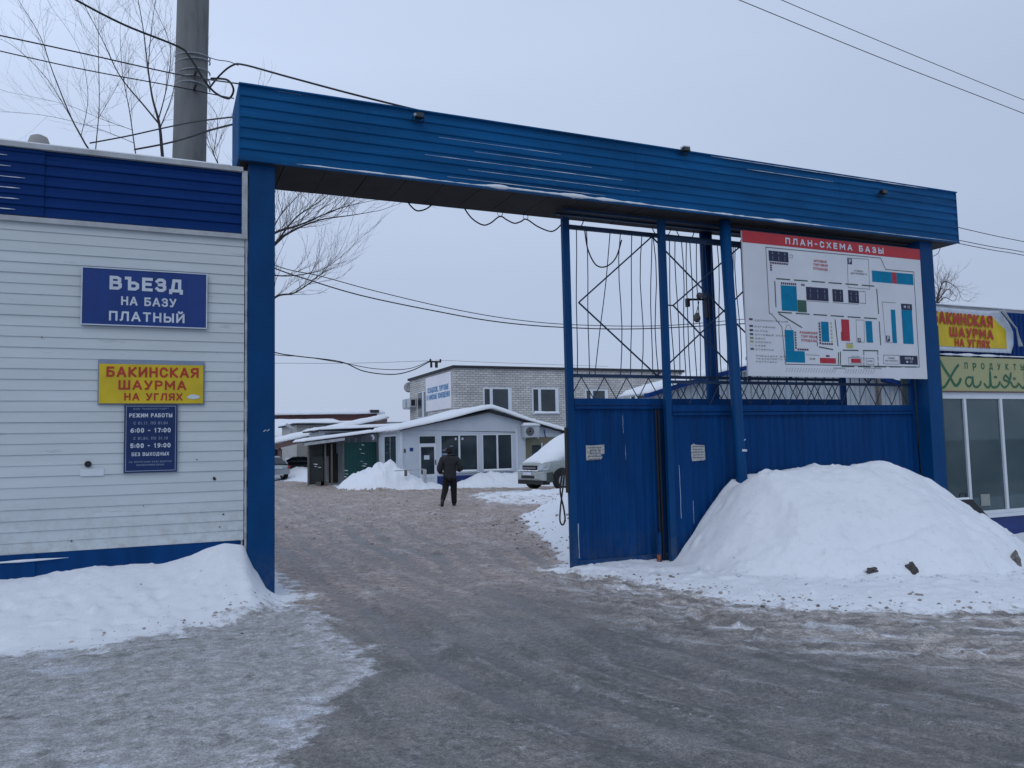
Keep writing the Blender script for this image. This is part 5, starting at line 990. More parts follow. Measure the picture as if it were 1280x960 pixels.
for x0, x1 in ((9.98, 10.35),): B('painted_interior_light', PRINTP, kb, x0, x1, KY+.036, KY+.039, 1.35, 1.42)  # pale strip on the glass, painting in a light inside
for x0, z0 in ((10.0, 1.55), (10.15, 1.62), (10.35, 1.72)): B('painted_reflection', PRINTP, kb, x0, x0+.16, KY+.033, KY+.036, z0, z0+.035)  # pale strips on the glass, painted as reflections
B('side_panel', KHAKI, kb, 14.0, 15.7, KY-.03, KY-.005, .5, 2.05); B('side_panel_window', GLASSD, kb, 14.3, 14.75, KY-.035, KY-.031, .9, 1.7); B('side_panel_frame', PRINTW, kb, 14.78, 14.84, KY-.036, KY-.031, .8, 1.8)
B('house_plate', SIGNB, kb, 8.52, 8.67, KY-.012, KY-.001, 1.55, 1.70); B('switch_box', BLACK, kb, 8.27, 8.33, KY-.03, KY-.001, 1.5, 1.66)
for i in range(16): B('gable_board', LBLUE, kb, 13.62+i*.157, 13.75+i*.157, KY-.015, KY-.0005, 2.08, min(2.34, roofz(13.75+i*.157)-.03))
MB().tube([(15.0, KY-.05, 2.05), (14.95, KY-.06, 2.2), (14.93, KY-.05, 2.42)], .02, 6).build('conduit', SIGNB, kb)
def ac(x, y, z, lab, face=-1, sz=1):
    t = thing('air_conditioner', (x, y, z), lab, 'air conditioner'); w_, h_, d_ = .78*sz, .54*sz, .3*sz
    MB().box(x, x+w_, y-d_, y, z, z+h_).build('casing', ACW, t, bevel=.02)
    MB().lathe([(.20*sz, -d_-.012), (.20*sz, -d_-.002), (.03, -d_-.002), (.03, -d_-.012)], (x+w_*.38, y, z+h_/2), 'y', 18).build('fan_grille', BLACK, t)
    for r in (.07, .12, .17): MB().tube([(x+w_*.38+r*sz*math.cos(a), y-d_-.016, z+h_/2+r*sz*math.sin(a)) for a in np.linspace(0, 2*math.pi, 17)], .006, 4).build('guard_ring', ACW, t)
    MB().box(x+.05, x+.09, y-d_, y, z-.05, z-.002).box(x+w_-.09, x+w_-.05, y-d_, y, z-.05, z-.002).build('bracket', TRIM, t)
    snow_cap('snow', t, x-.03, x+w_+.03, y-d_-.03, y, lambda a, b: z+h_, .13, .1, 8, .06, .4, over=.02); return t
ac(13.78, KY-.05, 2.05-.0, 'snow capped air conditioner on the gable of the pale building')
# railing by the door
t = thing('railing', (8.4, 22.3, 0), 'thin metal railing beside the door, sticking out of the snow heap', 'railing')
MB().tube([(7.4, 21.9, .78), (8.75, 22.2, .80)], .02, 6).build('rail', TRIM, t)
MB().box(8.70, 8.82, 22.1, 22.22, -.05, .80).build('post', TRIM, t); MB().box(7.85, 7.95, 21.95, 22.03, .55, .80).build('box', TIMBER, t)

# ================================================================== YARD: BRICK BUILDING
bb = thing('brick_building', (22, 38, 0), 'two storey pale grey brick building with flat dark roof edge behind the pale shop', 'building')
BX0, BX1, BY0, BY1 = 14.31, 30.3, 34, 43.2
MB().box(BX0, BX1, BY0, BY1, 0, 6.28).build('wall', BRICK, bb)
MB().box(BX0-.12, BX1+.12, BY0-.12, BY1+.12, 6.282, 6.44).build('roof_edge', ROOFE, bb)
snow_cap('roof_snow', bb, BX0, BX1, BY0, BY1, lambda x, y: 6.44, .03, .3, 61, .5, over=.01)
for k, (x0, x1, z0, z1) in enumerate(((16.15, 17.8, 3.30, 5.10), (19.33, 20.95, 3.62, 5.10), (23.0, 24.45, 3.7, 5.05), (26.25, 27.7, 3.7, 5.07))):
    wi = B('window', PVC, bb, x0-.06, x1+.12, BY0-.03, BY0-.001, z0-.06, z1+.06); xs = x0+(x1-x0)*.26
    B('pane', GLASSD, wi, x0+.03, xs-.08, BY0-.045, BY0-.031, z0+.04, z1-.03); B('pane', GLASSD, wi, xs+.12, x1-.12, BY0-.045, BY0-.031, z0+.04, z1-.03)
    B('lintel', mat('pale_lintel', (.45, .46, .48), .8), bb, x0-.3, x1+.5, BY0-.02, BY0-.001, z1+.17, z1+.25)
    if k != 0: snow_cap('sill_snow', bb, x0, x1+.1, BY0-.16, BY0-.05, lambda x, y: z0-.0, .14, .08, k, .08, .6, over=.05)
wi = B('window', PVC, bb, BX0-.03, BX0-.001, 39.0, 41.3, 3.6, 5.35); B('pane', GLASSD, wi, BX0-.045, BX0-.031, 39.1, 39.9, 3.7, 5.3); B('pane', GLASSD, wi, BX0-.045, BX0-.031, 40.3, 41.2, 3.7, 5.3)
s = thing('premises_banner', (BX0-.1, 37, 3.95), 'white banner with blue lettering on the side of the brick building', 'banner')
B('panel', mat('banner_white', (.74, .74, .78), .6, .05), s, BX0-.05, BX0-.005, 34.5, 39.4, 3.98, 6.14)
mb = MB(); T3 = lambda a, b, yy: (BX0-.055+(yy)*1., -a, b); bt = mat('banner_blue', (.03, .20, .42), .5, .1)
text(mb, 'СКЛАДСКИЕ, ТОРГОВЫЕ', -36.95, 5.12, .34, 0, .22, .18, width=4.1, to3=T3); text(mb, 'И ОФИСНЫЕ ПОМЕЩЕНИЯ', -36.95, 4.68, .34, 0, .22, .18, width=4.5, to3=T3); mb.build('lettering', bt, s)
t = thing('air_conditioner', (BX0-.3, 42.6, 4.4), 'air conditioner high on the left side of the brick building', 'air conditioner')
for y0_ in (41.6, 42.7): B('casing', ACW, t, BX0-.45, BX0-.05, y0_, y0_+.8, 4.40, 5.0)
B('fan_grille', BLACK, t, BX0-.38, BX0-.12, 41.58, 41.598, 4.5, 4.9); B('bracket', TRIM, t, BX0-.45, BX0-.01, 41.7, 43.3, 4.33, 4.38)
t = thing('satellite_dish', (BX0-.3, 43, 5.9), 'grey satellite dish at the far corner of the brick building', 'satellite dish')
c = Vector((BX0-.05, 43.3, 5.85)); MB().lathe([(.02, .08), (.20, .055), (.34, .0), (.35, -.01), (.20, .04), (.02, .06)], c, 'y', 20).build('dish', TRIM, t, smooth=True); MB().tube([c+Vector((0, .08, 0)), c+Vector((.42, .1, .0))], .025, 6).build('arm', TRIM, t)
t = thing('wire_bracket', (14, 35.5, 6.4), 'rooftop wire bracket with insulators on the brick building', 'bracket')
p0 = at(539, 452, 35.5); p1 = at(545, 450, 35.5); zb_ = 6.44
MB().tube([(p0.x, 35.5, zb_), (p0.x, 35.5, p0.z+.05)], .07, 6).build('mast', BLACK, t); MB().tube([(p0.x+.32, 35.5, zb_), (p0.x+.32, 35.5, p0.z)], .09, 6).build('mast', BLACK, t); MB().tube([(p0.x-.1, 35.5, p0.z), (p0.x+.62, 35.5, p0.z)], .05, 6).build('crossarm', BLACK, t)
for xx in (-.05, .58): MB().lathe([(.05, 0), (.07, .08), (.03, .14)], (p0.x+xx, 35.5, p0.z+.03), 'z', 8).build('insulator', BLACK, t)

# ================================================================== YARD: HANGAR BEHIND THE GATE
hg = thing('ribbed_hangar', (20, 16, 0), 'pale ribbed metal hangar with blue edged snowy roof behind the gate lattice', 'building')
HY = 14.0; hx0, hxr, hx1 = 14.3, 21.5, 29
def hz_(x): return 3.42+.275*(x-hx0)-.008*(x-hx0)**2 if x < hxr else 3.42+.275*(hxr-hx0)-.008*(hxr-hx0)**2-.2*(x-hxr)
x = hx0+.35
while x < hx1-.3:
    xe = min(x+1.1, hx1-.3); MB().prism_xz([(x, -.2), (xe-.03, -.2), (xe-.03, hz_(xe)-.05), (x, hz_(x)-.05)], HY+.02, HY+.10).build('wall_sheet', HANG, hg)
    xx = x
    while xx < xe-.1: MB().box(xx+.02, xx+.05, HY-.01, HY+.018, 0, hz_(xx)-.08).build('rib', HANG, hg); xx += .27
    x = xe
B('side_wall', HANG, hg, hx0+.3, hx0+.4, HY+.12, 15.7, -.2, 3.3)
pts = [(hx0+(hx1-hx0)*i/24, hz_(hx0+(hx1-hx0)*i/24)) for i in range(25)]
MB().prism_xz([(a, b-.16) for a, b in pts]+[(a, b) for a, b in reversed(pts)], HY-.3, HY+.0).build('roof_edge', NAVY, hg)
MB().prism_xz([(a, b-.05) for a, b in pts]+[(a, b) for a, b in reversed(pts)], HY+.002, 15.9).build('roof', HANG, hg)
snow_cap('roof_snow', hg, hx0+.02, hx1, HY-.28, 15.8, lambda x, y: hz_(x), .17, .3, 71, .2, .3, over=.02)
for a, b in ((25.0, 25.6), (26.4, 27.0)): B('vertical_post', TIMBER, hg, a, a+.14, HY-.5, HY-.36, 0, 4.4)

# ================================================================== YARD: SHED, CARPORT, FAR BUILDINGS
sd = thing('green_shed', (6.6, 29, 0), 'open dark shed with green sheet wall and sloping snowy roof', 'shed')
SY = 28.0; sz = lambda x: 2.05+.115*(x-4.85)
for x in (4.95, 5.72, 6.02, 6.55): B('post', TIMBER, sd, x, x+.07, SY, SY+.08, .05, sz(x)-.03)
B('rear_wall', DARKIN, sd, 5.7, 8.14, SY+2.9, SY+3.0, 0, 2.2); B('upper_board', mat('dark_board3', (.05, .06, .062), .8), sd, 5.025, 5.71, SY+.5, SY+.55, 1.30, 2.0); B('inner_side', DARKIN, sd, 5.9, 5.95, SY+1.6, SY+2.89, 0, 2.0)
for i in range(3): sheet_y(MB(), 6.64+i*.52, 6.64+(i+1)*.52+.005, .1, 2.02, SY+.02, .13, .02).build('green_sheet', GREEN, sd)
B('lower_board', mat('dark_board', (.035, .042, .045), .8), sd, 4.96, 5.70, SY+.15, SY+.2, .1, 1.38); B('inner_board', mat('brown_board', (.035, .028, .024), .8), sd, 6.1, 6.54, SY+1.0, SY+1.05, .1, 1.5)
B('shelf_board', mat('dark_board2', (.04, .05, .05), .8), sd, 5.5, 6.54, SY+1.4, SY+1.45, 1.4, 2.0)
MB().prism_xz([(4.75, sz(4.75)), (8.12, sz(8.12)), (8.12, sz(8.12)+.07), (4.75, sz(4.75)+.07)], SY-.3, SY+3).build('roof', ROOFE, sd); MB().prism_xz([(4.75, sz(4.75)-.14), (6.6, sz(6.6)-.14), (6.6, sz(6.6)-.01), (4.75, sz(4.75)-.01)], SY-.32, SY-.28).build('fascia', TRIM, sd)
snow_cap('roof_snow', sd, 4.7, 8.12, SY-.35, SY+3, lambda x, y: sz(x)+.07, .13, .25, 81, .12, .35, over=.03)
for i in range(4): B('wall_slat', TRIM, sd, 6.9+i*.32, 6.98+i*.32, SY+.3, SY+.34, 2.02, sz(6.9)-.02)
for i, (x, z) in enumerate(((7.45, 1.9), (7.35, 1.7), (7.42, 1.5), (7.40, 1.12), (7.52, 1.0), (7.46, .9), (5.25, .95), (5.4, .9), (5.2, 1.05), (6.6, .72), (6.66, .55), (6.62, .42))):
    snow_strip('snow_line', sd, (x, SY-.0, z), (x+random.uniform(.1, .22), SY-.0, z-.03), .02, .022, i+100)
for x0 in (5.3, 5.5): B('crate', TIMBER, sd, x0, x0+.35, SY-.25, SY-.05, .05, .22)
MB().tube([(7.9, SY-.3, sz(7.9)-.05), (8.0, SY-.3, sz(8)-.2), (7.93, SY-.3, sz(8)-.3)], [.06, .05, .02], 6).build('icicle', SNOW, sd)

CY = 41.
cp = thing('open_carport', (4, 44, 0), 'open carport with brown fascia and snowy roof on a slim post', 'shed')
a = at(335, 553, CY); b = at(484, 520, CY); pc = at(349.5, 548, CY)
sl_ = (b.z-a.z)/(b.x-a.x); cf = lambda x: a.z-.12+(x-a.x)*sl_
MB().prism_xz([(a.x-1.5, cf(a.x-1.5)-.42), (b.x, cf(b.x)-.28), (b.x, cf(b.x)-.08), (a.x-1.5, cf(a.x-1.5)-.08)], CY, CY+.15).build('fascia', BROWNM, cp)
MB().prism_xz([(a.x-1.5, cf(a.x-1.5)-.07), (b.x, cf(b.x)-.07), (b.x, cf(b.x)), (a.x-1.5, cf(a.x-1.5))], CY-.02, CY+7).build('roof', ROOFE, cp)
snow_cap('roof_snow', cp, a.x-1.6, b.x+.1, CY-.1, CY+7, lambda x, y: cf(x), .26, .5, 91, .3, .35, over=.06)
q = at(349.5, 560, CY+.2); B('post', BROWNM, cp, q.x-.09, q.x+.09, CY+.17, CY+.33, 0, cf(q.x)-.1)
MB().prism_xz([(a.x+2.6, a.z-.2), (b.x, b.z-.9), (b.x, b.z-.2), (a.x+2.6, a.z-.1+.2)], CY+3, CY+3.1).build('side_panel', TRIM, cp)
cb = thing('cream_building', (8, 52, 0), 'cream rendered building with snowy roof behind the carport', 'building')
q0 = at(371, 531, 50); q1 = at(405, 575, 50); B('wall', CREAM, cb, q0.x, q0.x+9, 50, 58, -.2, q0.z); B('roof', ROOFE, cb, q0.x-.3, q0.x+9.2, 49.7, 58, q0.z+.002, q0.z+.12); snow_cap('roof_snow', cb, q0.x-.35, q0.x+9.2, 49.6, 58, lambda x, y: q0.z+.12, .16, .4, 95, .4, over=.05)
for px in (389, 392, 395): q = at(px, 545, 49.95); B('wall_pipe', TRIM, cb, q.x-.04, q.x+.04, 49.9, 49.99, 1.5, q0.z-.1)
fl = thing('roof_floodlight', at(365, 536, 49), 'small floodlight on a bracket at the corner of the cream building', 'floodlight'); q = at(365, 536, 49); MB().hexa([(q.x-.45, 49, q.z+.25), (q.x+.1, 49, q.z-.1), (q.x+.1, 49.3, q.z-.1), (q.x-.45, 49.3, q.z+.25)], [(q.x-.35, 49, q.z+.4), (q.x+.25, 49, q.z+.03), (q.x+.25, 49.3, q.z+.03), (q.x-.35, 49.3, q.z+.4)]).build('housing', TRIM, fl); MB().tube([(q.x, 49.3, q.z), (q.x+.1, 49.8, q.z-.3)], .04, 5).build('bracket', TRIM, fl)
lb = thing('low_dark_garage', (-2, 66, 0), 'low dark garage with snow on its roof, behind the carport post', 'building')
g0 = at(330, 561, 60); g1 = at(374, 561, 60); B('wall', DARKIN, lb, g0.x-6, g1.x+.5, 60, 66, -.2, g0.z); snow_cap('roof_snow', lb, g0.x-6.2, g1.x+.8, 59.8, 66, lambda x, y: g0.z+(y-60)*.12, .3, .4, 96, .5, over=.04)
B('door', mat('garage_door', (.03, .036, .042), .7), lb, g0.x+1.2, g0.x+3.6, 59.95, 59.99, 0, g0.z-.5)
hb = thing('long_snowy_hall', (0, 80, 0), 'long hall whose broad snowy roof shows left of the cream building', 'building')
g0 = at(330, 546, 75); g1 = at(372, 546, 75); gt = at(350, 524, 83); B('wall', CREAM, hb, g0.x-12, g1.x+6, 75, 90, -.2, g0.z); 
MB().prism_yz([(74.6, g0.z), (83, gt.z-.3), (91, g0.z), (91, g0.z-.1), (74.6, g0.z-.1)], g0.x-12, g1.x+6).build('roof', ROOFE, hb)
snow_cap('roof_snow', hb, g0.x-12.2, g1.x+6, 74.5, 91, lambda x, y: g0.z+(gt.z-.3-g0.z)*(1-abs(y-83)/8.4), .35, .4, 97, .8, over=.05)
rb = thing('brown_roofed_hall', (12, 100, 0), 'distant long hall with rust brown upper wall under a snow edge', 'building')
r0_ = at(335, 527, 95); r1_ = at(462, 525, 95); B('wall', RUST, rb, r0_.x-8, r1_.x+1, 95, 110, -.2, at(400, 517.5, 95).z); zt_ = at(400, 518, 95).z
snow_cap('roof_snow', rb, r0_.x-8.3, r1_.x+2.0, 94.6, 110, lambda x, y: zt_+.012*max(0, x-r0_.x)+.02*(y-95), .55, .5, 98, .7, .6, over=.22)
q = at(466, 513, 94); B('vent', ROOFE, rb, q.x-.2, q.x+.9, 94.2, 95.4, q.z-.3, q.z+.1)

# ================================================================== VEHICLES
def loft(mb, secs):
    """secs: list of (x, [(y,z)...]) rings"""
    n = len(secs[0][1]); k = len(mb.v)
    for x, r in secs: mb.v += [(x, y, z) for y, z in r]
    for i in range(len(secs)-1):
        for j in range(n): a = k+i*n+j; b = k+i*n+(j+1) % n; mb.f.append((a, b, b+n, a+n))
    mb.f.append(tuple(k+j for j in range(n))); mb.f.append(tuple(k+(len(secs)-1)*n+j for j in range(n-1, -1, -1))); return mb
def ring(zb, zs, zt, wb, ws, wt): return [(-wb, zb), (-ws, zb+(zs-zb)*.35), (-ws*1.0, zs-.08), (-ws*.97, zs), (-wt, zt), (0, zt+.02), (wt, zt), (ws*.97, zs), (ws*1.0, zs-.08), (ws, zb+(zs-zb)*.35), (wb, zb), (0, zb)]
def add_part(name, m, root, fn, x0, y0, z0, ang=0, **k):
    mb = MB(); fn(mb); ca, sa = math.cos(ang), math.sin(ang)
    mb.v = [(x0+x*ca-y*sa, y0+x*sa+y*ca, z0+z) for x, y, z in mb.v]
    return mb.build(name, m, root, **k)
def vehicle(name, label, X_, Y_, Z_, ang, spec, paint, cladding, snow, group=None):
    L_, H_, wd, hood, cowl, roof0, roof1, rear, belt, wx = spec
    t = thing(name, (X_, Y_, Z_), label, 'car', group); A = lambda nm, m, fn, par=t, **k: add_part(nm, m, par, fn, X_, Y_, Z_, ang, **k)
    h = wd/2
    body = [(0, ring(.42, hood-.18, hood-.12, h*.72, h*.80, h*.55)), (.12, ring(.34, hood-.06, hood-.02, h*.86, h*.93, h*.62)), (.6, ring(.30, hood, hood+.05, h*.92, h*.99, h*.68)), (cowl, ring(.28, belt, belt+.08, h*.94, h, h*.8)),
            ((roof0+roof1)/2, ring(.28, belt+.02, belt+.06, h*.94, h*1.0, h*.85)), (rear-.3, ring(.30, belt+.02, belt+.05, h*.94, h*.99, h*.85)), (L_-.12, ring(.34, belt-.06, belt-.02, h*.90, h*.95, h*.75)), (L_, ring(.45, belt-.15, belt-.12, h*.78, h*.86, h*.6))]
    A('body', paint, lambda mb: loft(mb, body), smooth=True, sub=1)
    A('lower_cladding', cladding, lambda mb: (mb.box(.9+.15, wx[1]-.45, -h*1.01, -h*.93, .28, .62), mb.box(.9+.15, wx[1]-.45, h*.93, h*1.01, .28, .62)), bevel=.02)
    cab = [(cowl-.05, ring(belt, belt+.03, belt+.05, h*.86, h*.86, h*.8)), (roof0, ring(belt, H_-.18, H_-.05, h*.92, h*.78, h*.66)), (roof1, ring(belt, H_-.16, H_-.03, h*.92, h*.78, h*.66)), (rear, ring(belt, belt+.05, belt+.07, h*.86, h*.84, h*.75))]
    A('windows', GLASSD, lambda mb: loft(mb, cab), smooth=False)
    A('roof', paint, lambda mb: loft(mb, [(roof0-.08, ring(H_-.17, H_-.12, H_-.09, h*.72, h*.75, h*.6)), (roof0+.2, ring(H_-.14, H_-.08, H_+.0, h*.76, h*.79, h*.6)), (roof1-.1, ring(H_-.14, H_-.08, H_+.01, h*.76, h*.79, h*.6)), (roof1+.08, ring(H_-.2, H_-.12, H_-.06, h*.72, h*.76, h*.6))]), smooth=True)
    for s in (-1, 1):
        for xa, xb, za, zb in ((cowl-.02, roof0, belt+.03, H_-.12), ((roof0+roof1)/2-.15, (roof0+roof1)/2-.15, belt+.03, H_-.12), (roof1, rear-.02, H_-.12, belt+.05)):
            A('pillar', paint, lambda mb: mb.tube([(xa, s*h*.885, za), (xb, s*h*(.885 if za > zb else .80) if xa == xb else s*h*(.80 if zb > za else .87), zb)], .035, 5))
    for wxx in wx:
        for s in (-1, 1):
            A('wheel_arch', BLACK, lambda mb: mb.lathe([(.41, -.02), (.41, .02)], (wxx, s*h*.985, .40), 'y', 22))
            wo = A('wheel', TYRE, lambda mb: mb.lathe([(.20, -.10), (.33, -.10), (.35, -.05), (.35, .05), (.33, .10), (.20, .10)], (wxx, s*h*.93, .345), 'y', 26), smooth=False)
            A('rim', RIM, lambda mb: (mb.lathe([(.205, -.115), (.19, -.10), (.19, .10), (.205, .115)], (wxx, s*h*.93, .345), 'y', 20), mb.lathe([(.05, -.125), (.05, .125)], (wxx, s*h*.93, .345), 'y', 10)), wo)
    A('bumper', SUVL if snow else cladding, lambda mb: loft(mb, [(-.10, [(-h*.72, .42), (-h*.72, .66), (h*.72, .66), (h*.72, .42)]), (.02, [(-h*.90, .36), (-h*.90, .70), (h*.90, .70), (h*.90, .36)]), (.25, [(-h*1.01, .36), (-h*1.01, .68), (h*1.01, .68), (h*1.01, .36)])]), bevel=.03)
    A('bumper', SUVL if snow else cladding, lambda mb: loft(mb, [(L_-.22, [(-h*1.0, .36), (-h*1.0, .66), (h*1.0, .66), (h*1.0, .36)]), (L_+.03, [(-h*.88, .38), (-h*.88, .64), (h*.88, .64), (h*.88, .38)])]), bevel=.03)
    A('valance', BLACK, lambda mb: mb.box(.0, .30, -h*.88, h*.88, .22, .37))
    A('fender_cladding', cladding, lambda mb: (mb.box(.12, wx[0]-.40, -h*1.015, -h*.9, .30, .66), mb.box(.12, wx[0]-.40, h*.9, h*1.015, .30, .66)), bevel=.02)
    A('grille', BLACK, lambda mb: (mb.box(-.035, .03, -h*.48, h*.48, .72, .90), mb.box(-.11, -.09, -h*.45, h*.45, .44, .54)))
    A('grille_bar', CHROME, lambda mb: mb.box(-.05, -.036, -h*.46, h*.46, .80, .825))
    A('number_plate', PRINTW, lambda mb: mb.box(-.125, -.11, -.26, .26, .56, .66)); A('number_plate', PRINTW, lambda mb: mb.box(L_+.035, L_+.05, -.26, .26, .70, .82))
    for s in (-1, 1):
        A('headlight', LAMPG, lambda mb: mb.hexa([(-.02, s*h*.50, .72), (-.0, s*h*.80, .72), (.20, s*h*.95, .74), (.20, s*h*.5, .74)], [(.04, s*h*.50, .92), (.05, s*h*.82, .93), (.30, s*h*.955, .96), (.30, s*h*.5, .95)]), bevel=.015)
        A('tail_light', MAPR, lambda mb: mb.box(L_-.08, L_+.015, s*h*.86-.07, s*h*.86+.05, .72, belt-.05), bevel=.02)
        A('mirror', BLACK, lambda mb: mb.box(cowl+.25, cowl+.38, s*h*1.02, s*h*1.02+s*.2 if s > 0 else s*h*1.02, belt+.02, belt+.20) if s > 0 else mb.box(cowl+.25, cowl+.38, -h*1.02-.2, -h*1.02, belt+.02, belt+.20), bevel=.03)
        A('door_handle', BLACK, lambda mb: mb.box(cowl+1.0, cowl+1.16, s*h*1.0-.012, s*h*1.0+.012, belt-.12, belt-.09))
        for dx in (cowl+.18, (roof0+roof1)/2-.12): A('door_seam', BLACK, lambda mb: mb.box(dx, dx+.012, s*h*1.0-.006, s*h*1.0+.006, .42, belt-.05))
    if snow:
        prof = [(.10, hood-.02, .04), (.35, hood+.03, .14), (cowl-.3, belt+.10, .26), (cowl+.25, belt+.30, .46), (roof0-.1, H_-.20, .40), (roof0+.35, H_, .26), (roof1-.2, H_, .24), (roof1+.25, H_-.25, .22), (rear-.1, belt+.15, .12)]
        secs = []
        xs = np.linspace(prof[0][0], prof[-1][0], 44)
        for x in xs:
            zb_ = float(np.interp(x, [p[0] for p in prof], [p[1] for p in prof])); th = float(np.interp(x, [p[0] for p in prof], [p[2] for p in prof])); r = []
            wtop = h*float(np.interp(x, [.1, .6, cowl, roof0, roof1, rear], [.84, .97, .98, .84, .84, .85]))
            for j in range(13):
                a = -1+2*j/12; k_ = math.sqrt(max(0, 1-abs(a)**3.2)); z = zb_-.14*(1-k_)*1.6+th*k_*(1+.16*noise.noise((x*2.2, a*2.5, 3)))+.015*noise.noise((x*7, a*8, 1))
                r.append((a*wtop*(1+.03*noise.noise((x*4, a, 9))), z))
            r += [(wtop*.6, zb_-.12), (-wtop*.6, zb_-.12)]; secs.append((float(x), r))
        A('snow_cover', SNOW, lambda mb: loft(mb, secs), smooth=True)
        A('bumper_snow', SNOW, lambda mb: mb.tube([(-.07, y, .715+.0*y) for y in np.linspace(-h*.66, h*.66, 14)], [.012+.02*random.random() for _ in range(14)], 6), smooth=True)
    else:
        A('rear_snow', SNOWD, lambda mb: mb.tube([(L_-.02, y, .36) for y in np.linspace(-h*.4, h*.4, 10)], [.03+.04*random.random() for _ in range(10)], 6), smooth=True)
    return t
#            L    H     wd    hood  cowl  roof0 roof1 rear  belt  wheels
vehicle('parked_suv', 'light grey off-road car buried under snow beyond the gate edge', 11.05, 16.7, .06, math.radians(9), (4.1, 1.86, 1.86, 1.06, 1.12, 1.75, 3.35, 3.85, 1.14, (.78, 3.2)), SUVP, SUVD, True)
vehicle('parked_hatchback', 'silver hatchback seen from behind beside the left gate post', 3.55, 40.8, -.02, math.radians(-72), (3.9, 1.40, 1.66, .84, 1.15, 1.95, 3.1, 3.65, .90, (.72, 3.1)), SILV, SILV, False)
vehicle('parked_dark_car', 'dark car parked behind snow in front of the cream building', 4.9, 47.0, -.10, math.radians(6), (4.3, 1.35, 1.7, .82, 1.2, 1.9, 3.0, 3.7, .88, (.75, 3.4)), DKCAR, DKCAR, False)

# ================================================================== PERSON
def skin_body(name, m, chains, root, P0, ang, sub=1, s=1.0):
    """chains of (point, radius) sharing joints by name -> one continuous skinned mesh"""
    idx = {}; vs = []; rs = []; es = []
    for ch in chains:
        prev = None
        for nm, p, r in ch:
            if nm not in idx: idx[nm] = len(vs); vs.append(Vector(p)*s); rs.append(r if isinstance(r, tuple) else (r, r))
            if prev is not None: es.append((prev, idx[nm]))
            prev = idx[nm]
    me_ = D.meshes.new(name); me_.from_pydata(vs, es, []); o = D.objects.new(name, me_); COL.objects.link(o)
    o.modifiers.new('skin', 'SKIN')
    if not me_.skin_vertices:
        bpy.context.view_layer.objects.active = o; bpy.ops.mesh.customdata_skin_add()
    for i, sv in enumerate(me_.skin_vertices[0].data): sv.radius = (rs[i][0]*s, rs[i][1]*s); sv.use_root = (i == 0)
    sb = o.modifiers.new('sub', 'SUBSURF'); sb.levels = sb.render_levels = sub
    bpy.context.view_layer.update(); dg = bpy.context.evaluated_depsgraph_get(); m2 = D.meshes.new_from_object(o.evaluated_get(dg)); D.objects.remove(o)
    ca, sa = math.cos(ang), math.sin(ang)
    for v in m2.vertices: x, y, z = v.co; v.co = (x*ca-y*sa, x*sa+y*ca, z)
    m2.name = name; m2.materials.clear(); m2.materials.append(m); m2.polygons.foreach_set('use_smooth', [True]*len(m2.polygons))
    o = D.objects.new(name, m2); COL.objects.link(o); o.parent = root; ORG[o] = P0; return o
PX, PY = 6.47, 12.34; PZ = gz(PX, PY); P0 = Vector((PX, PY, PZ))
pr = thing('person', P0, 'person in dark cap, dark jacket and black trousers walking away across the yard', 'person')
pa = math.radians(-16)     # faces +y (away from the street)
# local: x right, y forward, z up.  right leg planted, left leg trailing with bent knee
hip = ('pelvis', (0, 0, .90), (.135, .105))
body = [[hip, ('waist', (0, .0, 1.05), (.13, .10)), ('chest', (0, .03, 1.28), (.165, .115)), ('neckb', (0, .05, 1.43), (.075, .075)), ('neck', (0, .065, 1.49), (.055, .055)), ('jaw', (0, .095, 1.545), (.07, .078)), ('head', (0, .09, 1.62), (.082, .096)), ('crown', (0, .085, 1.685), (.065, .075))],
        [hip, ('rhip', (.095, .0, .84), .095), ('rknee', (.10, .06, .48), .062), ('rcalf', (.105, .04, .33), .055), ('rank', (.11, .02, .09), .042), ('rtoe', (.12, .15, .045), .038)],
        [hip, ('lhip', (-.095, .0, .84), .095), ('lknee', (-.14, -.02, .49), .062), ('lcalf', (-.19, -.14, .36), .054), ('lank', (-.25, -.32, .18), .042), ('ltoe', (-.25, -.22, .06), .036)],
        [('chest', 0, 0), ('rsh', (.19, .03, 1.38), .062), ('relb', (.34, -.04, 1.12), .046), ('rwr', (.20, .19, 1.05), .032), ('rpalm', (.17, .25, 1.05), (.036, .018))],
        [('chest', 0, 0), ('lsh', (-.19, .03, 1.38), .062), ('lelb', (-.30, -.02, 1.10), .046), ('lwr', (-.21, .17, .98), .032), ('lpalm', (-.19, .23, .97), (.036, .018))]]
for sgn, nm, p in ((1, 'r', (.17, .25, 1.05)), (-1, 'l', (-.19, .23, .97))):
    for f, (dx, ln) in enumerate(((.026, .07), (.009, .08), (-.008, .075), (-.025, .06))):
        a = Vector(p)+Vector((dx*.4, .03, dx)); b = a+Vector((-.01*sgn, ln*.55, -.012)); c_ = b+Vector((-.015*sgn, ln*.3, -.03)); body.append([(nm+'palm', 0, 0), (nm+'f%d' % f, a, .0095), (nm+'g%d' % f, b, .0085), (nm+'h%d' % f, c_, .007)])
    a = Vector(p)+Vector((-.02*sgn, .0, .04)); body.append([(nm+'palm', 0, 0), (nm+'t0', a, .011), (nm+'t1', a+Vector((-.015*sgn, .03, .015)), .009)])
skin_body('body', SKIN, body, pr, P0, pa, 2)
skin_body('trousers', TROUSER, [[('a', (0, .0, .93), (.165, .135)), ('b', (.10, .0, .80), .125), ('c', (.11, .055, .49), .10), ('d', (.112, .03, .26), .09), ('e', (.114, .02, .07), .082)], [('a', 0, 0), ('f', (-.11, 0, .80), .125), ('g', (-.14, -.02, .49), .10), ('h', (-.19, -.13, .37), .085), ('i', (-.24, -.30, .19), .075)]], pr, P0, pa, 2)
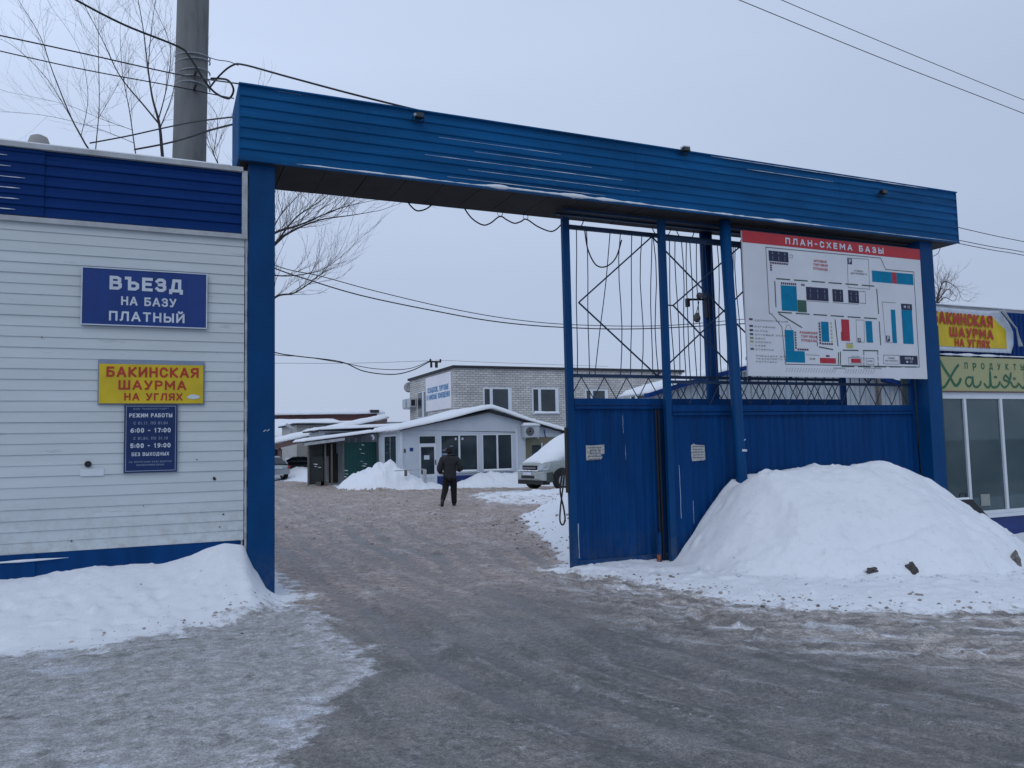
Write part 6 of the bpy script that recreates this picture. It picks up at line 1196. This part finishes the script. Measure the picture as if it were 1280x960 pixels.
jk = skin_body('jacket', JACKET, [[('a', (0, .01, 1.02), (.205, .16)), ('a0', (0, .0, .78), (.20, .16))], [('a', 0, 0), ('b', (0, .02, 1.20), (.22, .165)), ('c', (0, .035, 1.36), (.185, .14)), ('d', (0, .05, 1.46), (.11, .10)), ('e', (0, .06, 1.545), (.085, .085))],
    [('c', 0, 0), ('rs', (.215, .03, 1.37), .11), ('re', (.36, -.045, 1.12), .095), ('rw', (.24, .14, 1.05), .07)], [('c', 0, 0), ('ls', (-.215, .03, 1.37), .11), ('le', (-.31, -.025, 1.10), .095), ('lw', (-.25, .12, .98), .07)]], pr, P0, pa, 2)
add_part('hair', HAIR, pr, lambda mb: mb.lathe([(.05, 0), (.088, .03), (.098, .08), (.09, .12)], (0, .075, 1.53), 'z', 16), PX, PY, PZ, pa, smooth=True)
def hat(mb):
    mb.lathe([(.098, 0), (.103, .03), (.100, .07), (.078, .115), (.03, .135)], (0, .085, 1.60), 'z', 18)
add_part('cap', HAIR, pr, hat, PX, PY, PZ, pa, smooth=True)
for nm, p0, p1, p2 in (('boot', (.108, .02, .14), (.11, .02, .05), (.12, .16, .035)), ('boot', (-.225, -.25, .27), (-.25, -.33, .14), (-.25, -.25, .03))):
    skin_body('boot', BOOT, [[('a', p0, .056), ('b', p1, .058), ('c', p2, .048)]], pr, P0, pa, 2)
add_part('face', SKIN, pr, lambda mb: (mb.lathe([(.012, 0), (.016, .03), (.006, .05)], (0, .185, 1.575), 'z', 8), mb.lathe([(.012, -.01), (.018, 0), (.012, .01)], (.085, .09, 1.60), 'x', 8), mb.lathe([(.012, -.01), (.018, 0), (.012, .01)], (-.085, .09, 1.60), 'x', 8)), PX, PY, PZ, pa, smooth=True)
add_part('eyes', BLACK, pr, lambda mb: (mb.lathe([(.004, -.004), (.011, 0), (.004, .004)], (.032, .178, 1.622), 'y', 8), mb.lathe([(.004, -.004), (.011, 0), (.004, .004)], (-.032, .178, 1.622), 'y', 8), mb.box(-.025, .025, .172, .176, 1.545, 1.551)), PX, PY, PZ, pa)
